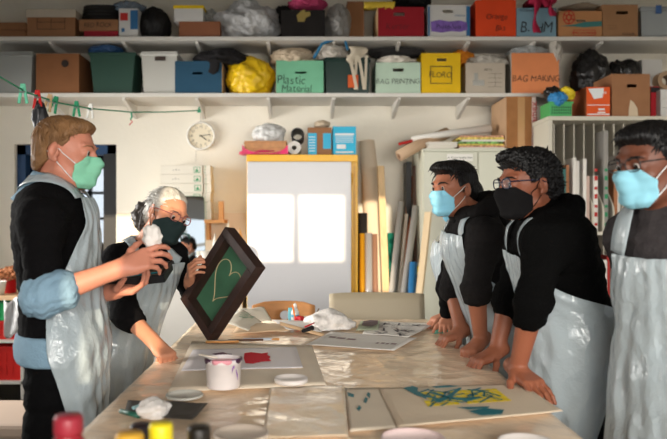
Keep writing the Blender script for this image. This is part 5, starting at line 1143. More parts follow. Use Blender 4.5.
# ---------------------------------------------------------------- the wooden screen frame with the heart
B0, R0, L0 = Vector(WZ(212.5,344,TABZ+.001)), None, None
sc_ = 2.94/3.9
YB = B0.y
Tc, Rc, Lc, Bc_ = W(230.5,227,YB-.01), W(262.5,266,YB-.15), W(183,297,YB+.15), B0
ctr = (Tc+Rc+Lc+Bc_)/4; eu = ((Rc-Tc)+(Bc_-Lc))/2; ev_ = ((Lc-Tc)+(Bc_-Rc))/2
U = eu.normalized(); Vd = (ev_-U*ev_.dot(U)).normalized(); Nn = U.cross(Vd)
if Nn.y > 0: Nn = -Nn
hu, hv = eu.length/2*.95, ev_.length/2*.97
MF = Matrix(((U.x,Nn.x,Vd.x,ctr.x), (U.y,Nn.y,Vd.y,ctr.y), (U.z,Nn.z,Vd.z,ctr.z), (0,0,0,1)))       # local x=u, y=towards the viewer, z=v
t = thing('screen_frame', B0, 'dark wooden frame with a heart drawn on green mesh, held upright', 'frame')
FW = mat('dark_stained_wood', rgb(48,30,25), .55, var=.35, vscale=22); bw, dp = .037, .056
for a in ((-hu,-hv,hu,-hv+bw), (-hu,hv-bw,hu,hv), (-hu,-hv+bw,-hu+bw,hv-bw), (hu-bw,-hv+bw,hu,hv-bw)):
    MB().box((a[0],-dp*.5,a[1]), (a[2],dp*.5,a[3]), MF).build('frame_rail', FW, t, bevel=.002)
MB().box((-hu+bw*.8,-dp*.45,-hv+bw*.8), (hu-bw*.8,-dp*.38,hv-bw*.8), MF).build('mesh_screen', mat('green_screen', rgb(62,104,78), .7, var=.14, vscale=10), t)
hp = []
for k in range(49):
    a = 2*PI*k/48; hx = 16*math.sin(a)**3; hy = 13*math.cos(a)-5*math.cos(2*a)-2*math.cos(3*a)-math.cos(4*a); hp.append((hx/17, hy/17))
up_l = Vector((U.z, 0, Vd.z)); ang = math.atan2(Vd.z, U.z)           # picture-up within the frame
pts = []
for hx, hy in hp:
    # heart upright along the frame's long side
    e = Vector((0, -1)); f_ = Vector((1, 0))
    q = e*(hy*.112+.010)+f_*(hx*.088-.004); pts.append(MF @ Vector((q.x, -dp*.36, q.y)))
MB().tube(pts, .0020, 6, caps=False).build('drawn_heart', mat('heart_line', rgb(190,172,132), .6), t)
# ---------------------------------------------------------------- tray and tissue in the man's hands
tc_ = W(141.5, 276, 2.44); MT = T(*tc_) @ RZ(-.10) @ RY(-.12) @ RX(.30)
t = thing('paint_tray', tc_, 'black paint tray held by the man', 'tray'); t.matrix_basis = T(*tc_)
q = MB(); w2, d2, hh = .098, .060, .030
q.box((-w2,-d2,-.012), (w2,d2,-.006), MT)
for a in ((-w2,-d2,w2,-d2+.006), (-w2,d2-.006,w2,d2), (-w2,-d2,-w2+.006,d2), (w2-.006,-d2,w2,d2)): q.box((a[0],a[1],-.012), (a[2],a[3],hh-.012), MT)
q.build('tray_body', mat('black_tray', rgb(28,28,30), .4), t, bevel=.002)
MB().box((-w2-.006,-d2-.006,hh-.014), (w2+.006,-d2,hh-.010), MT).box((-w2-.006,d2,hh-.014), (w2+.006,d2+.006,hh-.010), MT).box((-w2-.006,-d2,hh-.014), (-w2,d2,hh-.010), MT).box((w2,-d2,hh-.014), (w2+.006,d2,hh-.010), MT).build('tray_rim', MATS['black_tray'], t)
MB().box((-w2+.01,-d2+.012,-.006), (w2-.03,d2-.015,.004), MT).build('dried_paint', mat('dried_paint_mix', rgb(96,78,62), .6, var=.5, vscale=30), t)
MB().tube([MT @ Vector((-.05,-.045,.020)), MT @ Vector((.085,-.038,.020))], .003, 6).build('teal_stroke', TP, t)
vs, fs = blob_mesh(W(152,237,2.19), (.027,.020,.036), 99, crumple=.35, fold=.14, freq=3); tag(link('tissue', vs, fs, MATS['tissue_paper'], smooth=True), 'white folded tissue pinched in the raised hand of the man', 'tissue')
# ---------------------------------------------------------------- people
def skin(name, c, lip=None): return mat(name, c, .48, .35, var=.10, vscale=9, bump=.08, bscale=180)
M_HAIRB = mat('black_hair', rgb(13,11,11), .5, .3, bump=.5, bscale=60, stretch=(1,1,.25))
M_BLACKCLOTH = mat('black_knit', rgb(15,14,15), .95, .08, bump=.25, bscale=120)
M_BLACKJEAN = mat('black_trousers', rgb(12,12,13), .9, .08, bump=.2, bscale=90)
M_APRON = mat('apron_film', rgb(182,194,199), .15, .6, alpha=.82)
def _crinkle(m):
    nt = m.node_tree; b = nt.nodes['Principled BSDF']; tc = nt.nodes.new('ShaderNodeTexCoord'); prev = None
    for sc, st, (sx, sy, sz), kind in ((9, .34, (1,1,.35), 'N'), (26, .30, (1,1,.6), 'V'), (60, .18, (1,1,1), 'N')):
        mp = nt.nodes.new('ShaderNodeMapping'); mp.inputs['Scale'].default_value = (sx, sy, sz); nt.links.new(tc.outputs['Object'], mp.inputs[0])
        n = nt.nodes.new('ShaderNodeTexNoise' if kind == 'N' else 'ShaderNodeTexVoronoi'); n.inputs['Scale'].default_value = sc
        if kind == 'N': n.inputs['Detail'].default_value = 2; n.inputs['Distortion'].default_value = .8
        nt.links.new(mp.outputs[0], n.inputs['Vector'])
        bp = nt.nodes.new('ShaderNodeBump'); bp.inputs['Strength'].default_value = st; bp.inputs['Distance'].default_value = .02
        nt.links.new(n.outputs[0], bp.inputs['Height'])
        if prev: nt.links.new(prev.outputs[0], bp.inputs['Normal'])
        prev = bp
    nt.links.new(prev.outputs[0], b.inputs['Normal'])
_crinkle(M_APRON)
M_EYEW = mat('eye_white', rgb(186,178,170), .3); M_IRIS = mat('iris', rgb(38,26,20), .15)
M_SHOE = mat('shoe_leather', rgb(30,28,28), .5)
M_LOOP = mat('mask_elastic', rgb(225,228,228), .8)

def eyes(H, parent, look=(0,0)):
    for x in (-1, 1):
        c = H.w(x*.0315,.0822,.0095); mb = MB()
        d = Vector(H.R @ A3((look[0], 1, look[1]))).normalized(); M = d.to_track_quat('Z', 'Y').to_matrix().to_4x4()
        r = .0125*H.k
        prof = [(r*math.sin(a), r*math.cos(a)) for a in np.linspace(0.0001, PI, 14)]
        mb.cur = 1; mb.lathe(prof[:4][::-1], c, 14, M); mb.cur = 0; mb.lathe(prof[3:][::-1], c, 14, M)
        mb.build('eye', [M_EYEW, M_IRIS], parent, smooth=True)
def brows(H, parent, m, thick=.0035):
    for x in (-1, 1):
        MB().tube([H.w(x*.014,.0985,.0275), H.w(x*.028,.0985,.0345), H.w(x*.044,.088,.034), H.w(x*.053,.077,.028)], [thick*.8*H.k, thick*H.k, thick*.8*H.k, .001], 7).build('eyebrow', m, parent, smooth=True)
def mask(H, F, m, parent, top=.000, bot=-.111, wide=48, loops=True, mloop=None, pleat=True, name='face_mask', ear=True, soft=.0):
    rows = []; zs = np.linspace(top, bot, 22)
    for i, z in enumerate(zs):
        t = i/21; a = math.radians(wide)*(.52+.48*min(1, t*3.2)) if t < .75 else math.radians(wide)*(1-.35*(t-.75)/.25)
        y0 = -.004+.012*max(0, (t-.75))*4
        rows.append((H.w(0, y0, z), H.R @ A3((0,1,0)), H.R @ A3((0,0,1)), -a, a))
    g = drape(F, rows, 30, off=.005*H.k, hang=.985, wr=.0008, seed=3, rmax=.2, smooth=2, start_hang=2)
    for i in (19, 20, 21):                       # lower edge tucks under the chin
        for j in range(30): g[i][j] = g[i][j]+(Vector(rows[i][0])-g[i][j])*(.07*(i-18))
    if pleat:
        for i, row in enumerate(g):
            d = (0.0022 if (i//3) % 2 else 0.0)
            for j, p in enumerate(row): row[j] = p+Vector(H.R @ A3((0,1,0)))*d
    o = MB().sheet(g).build(name, m, parent, smooth=True, solid=.0022, offset=1.0)
    if loops:
        for sx, jj in ((1, -1), (-1, 0)):
            path = []
            for ri, ez in ((6, .018), (17, -.022)):
                a = Vector(g[ri][jj]); e = Vector(H.w(sx*.074, -.012 if ear else -.05, ez))
                pts = np.array([tuple(a.lerp(e, t)) for t in np.linspace(0, 1, 9)])
                for _ in range(3):
                    d = F.ev(pts)-.003; gr = F.grad(pts); pts = pts-gr*np.where(d < 0, d, d*.3)[:, None]
                pts[0] = a; q = [Vector(p) for p in pts]
                path += q if not path else [Vector(H.w(sx*.070, -.036, 0))]+q[::-1]
            MB().tube(path, .0016*H.k, 6).build('ear_loop', mloop or M_LOOP, o, smooth=True)
    return o
def glasses(H, m, parent, lens=None, w_=.024, h=.017, y=.104, thick=.0022):
    o = None; mb = MB()
    for x in (-1, 1):
        pts = [H.w(x*(.033+w_*math.copysign(abs(math.cos(a))**.7, math.cos(a))), y-.10*(abs(.033+w_*math.cos(a))-.03)*.9, .014+h*math.copysign(abs(math.sin(a))**.7, math.sin(a))) for a in np.linspace(0, 2*PI, 25)]
        mb.tube(pts, thick*H.k, 7, caps=False)
        mb.tube([H.w(x*(.033+w_), y-.005, .020), H.w(x*.074, .06, .020), H.w(x*.0815, 0, .018), H.w(x*.080, -.025, .006)], thick*H.k, 7)
    mb.tube([H.w(-.009, y, .018), H.w(0, y+.003, .020), H.w(.009, y, .018)], thick*H.k, 7)
    o = mb.build('glasses', m, parent, smooth=True)
    if lens:
        for x in (-1, 1):
            M = Matrix.Translation(Vector(H.w(x*.033, y-.001, .014))) @ Matrix(H.R.tolist()).to_4x4() @ Matrix.Rotation(-x*.12, 4, 'Z') @ RX(-PI/2)
            ml = MB(); ml.lathe([(.0001, 0), (.0215*H.k, 0), (.0215*H.k, .0012), (.0001, .0012)], n=20, M=M @ Matrix.Diagonal((1, .75, 1, 1)))
            q = ml; c = Vector(H.w(x*.033, y-.001, .014)); q.v = [M.to_translation()+(v) for v in q.v] if False else q.v
            ml.build('lens', lens, o, smooth=False)
    return o
def hair_mesh(H, f, m, parent, lo=(-.14,-.2,-.2), hi=(.14,.2,.22), h=.0034, cut=None, amp=.004, curly=0.0, seed=1, name='hair', fine=95, part=0.0):
    """hair solid in the head's own frame; strand ridges run from the crown outwards"""
    V, Q = f.mesh(lo, hi, h, post=cut)
    c = V-A3((part, -.03, .03)); az = np.arctan2(c[:,0], c[:,1]); r = np.linalg.norm(c, axis=1, keepdims=True); n = c/r
    rs = np.random.RandomState(seed); d = np.zeros(len(V))
    if not curly:
        pol = np.arccos(np.clip(n[:,2], -1, 1))
        for i in range(7):
            fr = rs.uniform(10, fine); d += np.sin(az*round(fr)+rs.rand()*6+pol*rs.uniform(-5, 5)+2*nz(V, 30, seed+i))/(1+.15*i)
        d = d/3
        d += nz(V, 60, seed)*.7
    else:
        d = nz(V, 170, seed)*1.0+nz(V, 330, seed+5)*.9+nz(V, 80, seed+2)*.6
    V = V+n*(d*amp)[:, None]
    Wd = H.c+(V*H.k) @ H.R.T
    return npmesh(name, Wd, Q, m, parent)
def edge(D, c, t=.009, w=.028): return np.maximum(D+t*np.clip(1+c/w, 0, 1), c)   # hair thins out towards its hairline
def tufts(H, f, m, parent, n, region, length, dirf, seed=1, r0=.0022, name='hair_strands', jit=.4):
    """separate locks: tapered strands rooted on the hair surface (head frame)"""
    rs = random.Random(seed); mb = MB(); tries = 0; k = 0
    while k < n and tries < n*30:
        tries += 1
        d = Vector((rs.gauss(0,1), rs.gauss(0,1), rs.gauss(0,1))).normalized()
        if not region(d): continue
        P = A3((0,-.012,.03))+np.outer(np.linspace(.17, .03, 60), A3(d)); dd = f.ev(P); h = dd < 0
        if not h.any(): continue
        p = Vector(P[h.argmax()]); fl = Vector(dirf(p, d)).normalized()
        L = length*rs.uniform(.6, 1.25); pts = []; q = p-d*.004
        j = Vector((rs.gauss(0,jit), rs.gauss(0,jit), rs.gauss(0,jit)))
        for s_ in range(6):
            t = s_/5; v = (fl-d*fl.dot(d)*.8+j*.25+d*(.16*(1-t)-.30*t)).normalized(); pts.append(Vector(H.w(*q))); q = q+v*L/5
        mb.tube(pts, [r0*H.k*x for x in (1,1.1,1,.8,.5,.12)], 5, caps=False); k += 1
    return mb.build(name, m, parent, smooth=True)

def person(name, label, S):
    """S: joints in room coordinates (see below). Returns (body, head, torso field for cloth)."""
    H = Head(S['head'], S['face'], S.get('hup', (0,0,1)), S.get('hk', 1.0), S.get('hroll', 0))
    fw = A3(S['fwd']); up = A3(S['chest'])-A3(S['pelvis']); up /= np.linalg.norm(up)
    Bc = basis(fw, up); Bp = basis(fw, S.get('pup', (0,0,1))); g = S.get('girth', 1.0)
    ch, pe, nk = A3(S['chest']), A3(S['pelvis']), A3(S['neck'])
    body = Field(); head_prims(body, H, nose=S.get('nose', 1.0), jaw=S.get('jaw', 1.0)); hd = body.copy()
    body.cap(H.w(0,-.018,-.055), nk, .054*H.k, .060*H.k*min(g, 1.05), .03)
    hd = body.copy()
    tor = Field(); arm = Field()
    def torso(f, t, k=.05):
        f.ell(ch, A3((.158,.108,.175))*g+t, Bc, k); f.ell(ch+up*.10*g, A3((.165,.090,.085))*g+t, Bc, k)
        f.ell(ch*.45+pe*.55, A3((.142,.104,.16))*g+t, Bc, k); f.ell(pe, A3((.160,.118,.135))*g+t, Bp, k)
        for s in 'LR': f.cap(nk-up*.01, A3(S['sh'+s]), .046*g+t, .050*g+t, k)
    def limbs(f, t, arms=True, legs=True, fr=1.0, k=.03, ta=None):
        ta = t if ta is None else ta
        for s in 'LR':
            if arms:
                f.cap(S['sh'+s], S['el'+s], .054*g+ta, .041*g+ta, k)
                e = A3(S['el'+s]); w_ = A3(S['wr'+s]); u = fr if not isinstance(fr, dict) else fr[s]
                if u > 0: f.cap(e, e+(w_-e)*u, .042*g+ta, (.042+(.0265-.042)*u)*g+ta, k)
                
            if legs:
                f.cap(S['hip'+s], S['kn'+s], .084*g+t, .056*g+t, k); f.cap(S['kn'+s], S['an'+s], .056*g+t, .038*g+t, k)
                kn, an = A3(S['kn'+s]), A3(S['an'+s]); f.ell(kn*.68+an*.32-fw*.018, (.052*g+t,.055*g+t,.10), None, k)
                f.cap(an-A3((0,0,.02)), an+A3(S['foot'])*.16-A3((0,0,an[2]-.035)), .035+t, .030+t, k)
    torso(body, 0); limbs(body, 0)
    boxes = []; Vs = []; Fs = []; n = 0
    for s in 'LR':
        hs = S['hand'+s]; e, w_ = Vector(S['el'+s]), Vector(S['wr'+s])
        hf = Field(); k0 = len(body.p)
        hand_prims(body, w_, hs.get('fw') or (w_-e), hs['n'], hs['side'], hs.get('curl', RELAX), **hs.get('kw', {}))
        hf.p = body.p[k0:]; boxes.append((*fieldbox(hf, .012), .0030))
    boxes.append((H.w(0,0,0)-.150*H.k, H.w(0,0,0)+.150*H.k, .0034))
    lo, hi = fieldbox(body, .02)
    def addm(V, Q):
        nonlocal n
        Vs.append(V); Fs.append(Q+n); n += len(V)
    for b in boxes:
        lo_, hi_ = np.array(b[0]), np.array(b[1]); addm(*body.mesh(lo_, hi_, b[2]))
    hc = .0095; V, Q = body.mesh(lo, hi, hc); c = V[Q].mean(1); keep = np.ones(len(Q), bool)
    for b in boxes: keep &= ~((c > A3(b[0])+hc*1.2) & (c < A3(b[1])-hc*1.2)).all(1)
    addm(V, Q[keep])
    o = npmesh(name, np.concatenate(Vs), np.concatenate(Fs), S['skin']); tag(o, label, 'person')
    # clothes
    t = S.get('cloth', .014); top = Field(); torso(top, t); limbs(top, t, True, False, S.get('sleeve', .9), .035, S.get('tarm', .012))
    if 'topz' in S: pass
    def wrinkle(V, a=.0045): 
        r = nz(V, 22, 5)*a+nz(V*A3((1,1,2.2)), 42, 9)*a*.9; return r
    V, Q = top.mesh(*fieldbox(top), .0085, cut=[(S['hem'], (0,0,-1))] if 'hem' in S else None); V = V+top.grad(V)*wrinkle(V)[:, None]
    npmesh(S.get('topname', 'sweater'), V, Q, S['topm'], o)
    tr = Field(); tr.ell(pe, A3((.160,.118,.135))*g+.010, Bp, .04)
    limbs(tr, .012, False, True, k=.04); tr.p = [q for q in tr.p]
    V, Q = tr.mesh(*fieldbox(tr), .011, cut=[((0,0,.10), (0,0,-1))]); V = V+tr.grad(V)*wrinkle(V, .006)[:, None]
    npmesh('trousers', V, Q, S.get('trm', M_BLACKJEAN), o)
    for s in 'LR':
        sf = Field(); an = A3(S['an'+s]); ft = A3(S['foot'])
        sf.cap((an[0]-ft[0]*.03, an[1]-ft[1]*.03, .045), (an[0]+ft[0]*.17, an[1]+ft[1]*.17, .036), .045, .038, .02); sf.cap((an[0], an[1], .05), (an[0], an[1], .115), .045, .047, .02)
        V, Q = sf.mesh(*fieldbox(sf), .009, cut=[((0,0,.004), (0,0,-1))]); npmesh('shoe', V, Q, S.get('shoem', M_SHOE), o)
    clothT = Field(); torso(clothT, t+.004); clothT.cap(S['hipL'], S['knL'], .084*g+.014, .060*g+.014, .06); clothT.cap(S['hipR'], S['knR'], .084*g+.014, .060*g+.014, .06)
    neckT = clothT.copy(); neckT.cap(H.w(0,-.018,-.06), nk, .060*H.k, .066*H.k, .03)
    return o, H, hd, clothT, neckT, top
def apron(parent, clothT, neckT, S, bib_w=38, bib_a=None, waist_a=105, hem_a=95, top=.62, bottom=.45, seed=1, extra=None, nr=46, tie=True, strap=True, shift=0.0, wr=.007, sw=.034, sside=.078, tuck=False, off=.012):
    """plastic bib apron; top = where along pelvis->neck the bib begins, bottom = height of the hem"""
    pe, nk = A3(S['pelvis']), A3(S['neck']); ch = A3(S['chest']); fw = A3(S['fwd'])
    def spine(t): return pe+(ch-pe)*t/.55 if t < .55 else ch+(nk-ch)*(t-.55)/.45
    rows = []; n1 = int(nr*.45)
    for i in range(n1):
        u = i/(n1-1); t = top*(1-u); c = spine(t); up = spine(min(1, t+.1))-spine(max(0, t-.1))
        if t < .3: up = up/np.linalg.norm(up)*(t/.3)+A3((0,0,1))*(1-t/.3)
        a = math.radians(bib_w+(waist_a-bib_w)*max(0, min(1, (u-.25)/.5))**1.2)
        rows.append((c, fw, up, shift-a, shift+a))
    kn = (A3(S['knL'])+A3(S['knR']))/2
    for i in range(1, nr-n1+1):
        u = i/(nr-n1); z = pe[2]+(bottom-pe[2])*u; v = (pe[2]-z)/(pe[2]-kn[2]); c = pe+(kn-pe)*min(v, 1.2); c = A3((c[0], c[1], z))
        a = math.radians(waist_a+(hem_a-waist_a)*u); rows.append((c, fw, (0,0,1), shift-a, shift+a))
    g = drape(clothT, rows, 54, off=off, wr=wr, seed=seed, hang=.99, start_hang=n1//2)
    o = MB().sheet(g).build('apron', M_APRON, parent, smooth=True, solid=.0012, sub=1)
    if strap:
        fu = (nk-ch)/np.linalg.norm(nk-ch); B = basis(fw, fu)
        a, b = Vector(g[0][2]), Vector(g[0][-3]); back = Vector(nk-fw*.075+fu*.035)
        side = Vector(B[:,0]); f3 = Vector(fw)
        # a is on the -angle side
        sa = -1 if (a-Vector(nk)).dot(side) < 0 else 1
        pl = Vector(nk)+side*sa*sside+Vector(fu)*.030; pr = Vector(nk)-side*sa*sside+Vector(fu)*.030
        if tuck:                                 # each strap goes up and disappears under the hood
            for p, q in ((a, pl), (b, pr)):
                gr = ribbon([p, p.lerp(q, .5)+f3*.03, q], sw, neckT, .010)
                for i, row in enumerate(gr):
                    d = max(0, i/(len(gr)-1)-.62)/.38*.055
                    for j in range(4): row[j] = row[j]+(Vector(nk)-row[j]).normalized()*d
                MB().sheet(gr).build('neck_strap', M_APRON, o, smooth=True, solid=.0012)
        else: MB().sheet(ribbon([a, a.lerp(pl, .55)+f3*.03, pl, back, pr, b.lerp(pr, .55)+f3*.03, b], sw, neckT, .010)).build('neck_strap', M_APRON, o, smooth=True, solid=.0012)
    return o, g

def hood_mesh(S, H, o, r=.045, ring=(.105,.085), back=.02, drop=.01, span=2.5, peak=.05):
    f = Field(); n = A3(S['neck']); B = basis(S['fwd'], (0,0,1)); up = A3(S['neck'])-A3(S['chest']); up /= np.linalg.norm(up); B = basis(S['fwd'], up)
    for i in range(13):
        a = -span+i*2*span/12; ca = math.cos(a)                   # a = 0 at the nape
        f.ell(n-B[:,1]*(back+ring[1]*ca)+B[:,0]*ring[0]*math.sin(a)+B[:,2]*(-drop+.010*ca), (r*(.8+.3*max(0, ca)),)*2+(r*.85,), None, .03)
    f.ell(n-B[:,1]*(back+ring[1]+.01)-B[:,2]*(drop+peak), (r*1.4, r*.7, r*1.4), B, .05)
    V, Q = f.mesh(*fieldbox(f), .008); V = V+f.grad(V)*(nz(V, 40, 2)*.005+nz(V, 80, 4)*.003)[:, None]
    return npmesh('hood', V, Q, S['topm'], o)

V3 = Vector
# ---- man with the green mask
YM = 2.33
def man():
    sk = skin('skin_fair', rgb(200,132,108))
    S = dict(head=W(66,154,YM), face=(1,-.06,-.12), hk=.97, neck=W(49,196,YM), chest=W(54,243,YM), pelvis=W(62,342,YM), fwd=(1,.05,0), skin=sk,
        shR=W(42,222,2.15), elR=W(42,297,2.06), wrR=W(121,268,2.14), shL=W(44,214,2.51), elL=W(84,298,2.56), wrL=W(112,292,2.40),
        hipR=W(58,352,2.24), knR=(-.83,2.22,.50), anR=(-.87,2.21,.08), hipL=W(62,352,2.43), knL=(-.79,2.44,.50), anL=(-.83,2.45,.08), foot=(1,0,0),
        handR=dict(fw=V3((.085,.015,.030)), n=(.1,.85,-.5), side=(-.2,.1,1), curl=[(.10,.55,.4),(.35,.6,.4),(.55,.65,.4),(.75,.65,.4)], kw=dict(thumb=(.2,.25,.2), s=.95, t_out=.95, t_n=.2, spread=.06)),
        handL=dict(fw=V3((.10,-.015,.015)), n=(.2,-.15,1), side=(-.3,-1,.1), curl=[(.4,.6,.4),(.45,.65,.4),(.5,.7,.4),(.6,.7,.45)], kw=dict(s=.98, t_out=.8)),
        topm=M_BLACKCLOTH, sleeve=-1, tarm=.009, cloth=.016, hem=W(62,341,YM))
    o, H, hd, cT, nT, top = person('person', 'man in a green surgical mask and black sweater, holding a tray and a white tissue', S)
    eyes(H, o, (0,-.15)); mh = mat('sandy_hair', rgb(134,98,64), .55, .35, bump=.5, bscale=70, var=.22, vscale=30, stretch=(1,1,.3)); brows(H, o, mh, .0026)
    f = Field(); f.ell((0,-.018,.044), (.082,.102,.087), k=.02); f.ell((0,-.052,-.030), (.069,.060,.075), k=.03); f.ell((0,.045,.092), (.058,.050,.028), k=.03)
    for x in (-1,1): f.ell((x*.071,.012,.030), (.014,.030,.045), k=.015)
    def cut(P, D):
        pl = (P[...,1]-.068)*.70-(P[...,2]-.074)*.71
        side = np.maximum((P[...,1]-.034), -(P[...,2]-.045)); D = edge(D, pl)
        D = np.maximum(D, np.minimum(P[...,1]+.006, -(P[...,2]-.005)))      # below the temples only behind the ears
        ear = np.sqrt((P[...,1]+.008)**2+(P[...,2]+.004)**2)-.031; return np.maximum(D, -ear)
    hair_mesh(H, f, mh, o, cut=cut, amp=.0032, seed=4)
    tufts(H, f, mh, o, 260, lambda d: d.z > .25 and d.y > -.9 and d.y < .55, .040, lambda p, d: (d.x*.5, .7 if d.z > .5 else .1, -.1 if d.y > .3 else -.5), 3, .0024)
    mask(H, hd, mat('green_mask_fabric', rgb(136,204,172), .85, .2), o)
    # blue shirt: collar, rolled cuffs, tail
    blue = mat('blue_shirt', rgb(132,162,182), .85, .2, bump=.25, bscale=150, var=.12, vscale=10)
    nk, up = A3(S['neck']), A3(H.c)-A3(S['neck']); up /= np.linalg.norm(up); nf = Field(); nf.cap(H.w(0,-.018,-.055), S['neck'], .056, .062)
    rows = [(A3(S['neck'])+up*z, (1,0,0), (.28,0,1), -PI*.94, PI*.94) for z in np.linspace(.070, -.040, 9)]
    g = drape(nf, rows, 40, off=.013, hang=1.05, wr=.001, rmax=.2, start_hang=0); MB().sheet(g).build('shirt_collar', blue, o, smooth=True, solid=.003)
    for s in 'RL':
        e, w_ = A3(S['el'+s]), A3(S['wr'+s]); d = (w_-e); cf = Field(); sh = A3(S['sh'+s])
        cf.cap(e+(sh-e)*.05, e, .054, .057, .03); cf.cap(e, e+d*.26, .057, .052, .03); Bq = basis((0,0,1), d)
        for q, r_ in ((.31,.058), (.23,.061), (.13,.058)): cf.ell(e+d*q, (r_, r_, .022), np.stack([Bq[:,0], np.cross(d/np.linalg.norm(d), Bq[:,0]), d/np.linalg.norm(d)], 1), .016)
        V, Q = cf.mesh(*fieldbox(cf), .006); V = V+cf.grad(V)*(nz(V, 50, 3)*.004+nz(V, 100, 8)*.003)[:, None]; npmesh('rolled_sleeve', V, Q, blue, o)
    tl = Field(); tl.ell(S['pelvis'], (.182,.142,.150), basis((1,0,0),(0,0,1)), .04); tl.cap(S['hipL'], S['knL'], .108, .09, .04); tl.cap(S['hipR'], S['knR'], .108, .09, .04)
    V, Q = tl.mesh(*fieldbox(tl), .009, cut=[(W(62,330,YM), (0,0,1)), (W(62,357,YM), (0,0,-1))]); V = V+tl.grad(V)*(nz(V, 40, 6)*.004)[:, None]; npmesh('shirt_tail', V, Q, blue, o)
    a, g = apron(o, cT, nT, S, bib_w=34, waist_a=86, hem_a=44, top=.95, bottom=.50, seed=5, sw=.058, sside=.070)
    return S
SM = man()
# ---- woman with the grey hair
YW = 2.98
def woman():
    sk = skin('skin_warm', rgb(196,134,104))
    S = dict(head=W(166,216,YW), face=(.68,-.62,-.24), hroll=-.30, hk=.95, neck=W(141,253,3.0), chest=W(134,288,3.02), pelvis=W(112,352,3.05), fwd=(.76,-.62,-.25), skin=sk, girth=.94,
        shR=W(117,262,2.86), elR=W(126,314,2.70), wrR=WZ(156,344,TABZ+.055), shL=W(172,256,3.12), elL=W(196,296,3.20), wrL=W(190,281,3.02),
        hipR=W(108,362,2.98), knR=(-.86,2.96,.49), anR=(-.90,3.02,.08), hipL=W(116,362,3.14), knL=(-.84,3.16,.49), anL=(-.88,3.20,.08), foot=(.95,-.3,0),
        handR=dict(fw=V3((.05,-.045,-.035)), n=(-.2,.3,-1), side=(.4,.6,.1), curl=FIST, kw=dict(s=.92, thumb=(.5,.5,.4), t_out=.55)),
        handL=dict(fw=V3((.012,-.05,.045)), n=(1,.2,.1), side=(0,.3,1), curl=[(.6,.9,.5)]*4, kw=dict(s=.9)),
        topm=M_BLACKCLOTH, sleeve=.22, cloth=.014)
    o, H, hd, cT, nT, top = person('person', 'grey-haired woman in a dark mask and glasses, steadying the wooden frame', S)
    eyes(H, o, (0,-.4)); mg = mat('grey_hair', rgb(184,180,172), .45, .5, bump=.5, bscale=70, var=.38, vscale=26, stretch=(1,1,.4)); brows(H, o, mat('dark_grey_hair', rgb(70,62,58), .6))
    f = Field(); f.ell((0,-.020,.042), (.080,.103,.090), k=.02); f.ell((0,-.060,-.02), (.066,.055,.070), k=.03)
    for x in (-1,1): f.ell((x*.068,-.005,.035), (.016,.040,.045), k=.015)
    def cut(P, D):
        pl = (P[...,1]-.062)*.72-(P[...,2]-.070)*.69; D = edge(D, pl)
        D = np.maximum(D, np.minimum(P[...,1]-.004, -(P[...,2]-.018))); ear = np.sqrt((P[...,1]+.010)**2+(P[...,2]+.004)**2)-.028; return np.maximum(D, -ear)
    hair_mesh(H, f, mg, o, cut=cut, amp=.0022, seed=8)
    tufts(H, f, mg, o, 260, lambda d: d.z > -.2 and d.y < .85, .065, lambda p, d: (d.x*.2, -1, -.1), 15, .0017, jit=.3)
    vs, fs = blob_mesh((0,0,0), (.056,.050,.060), 5, crumple=.25, freq=5, fold=.22); c = V3(H.w(0,-.125,-.040))
    link('hair_bun', [v+c for v in vs], fs, mat('dark_bun_hair', rgb(62,55,50), .5, var=.5, vscale=60), o, smooth=True)
    tufts(H, f, mat('dark_bun_hair', (0,0,0)), o, 60, lambda d: d.y < -.55 and d.z < .3, .075, lambda p, d: (d.x*.6, -.4, -.9), 5, .0020)
    dark = mat('dark_green_mask', rgb(30,44,44), .85, .2)
    mask(H, hd, dark, o, mloop=dark, pleat=False, wide=64)
    gl = mat('spectacle_frame', rgb(150,90,84), .3); glasses(H, gl, o, None, .025, .018)
    a, g = apron(o, cT, nT, S, bib_w=58, waist_a=108, hem_a=98, top=.97, bottom=.45, seed=9, off=.018, sw=.045, sside=.066)
    return S
SW = woman()
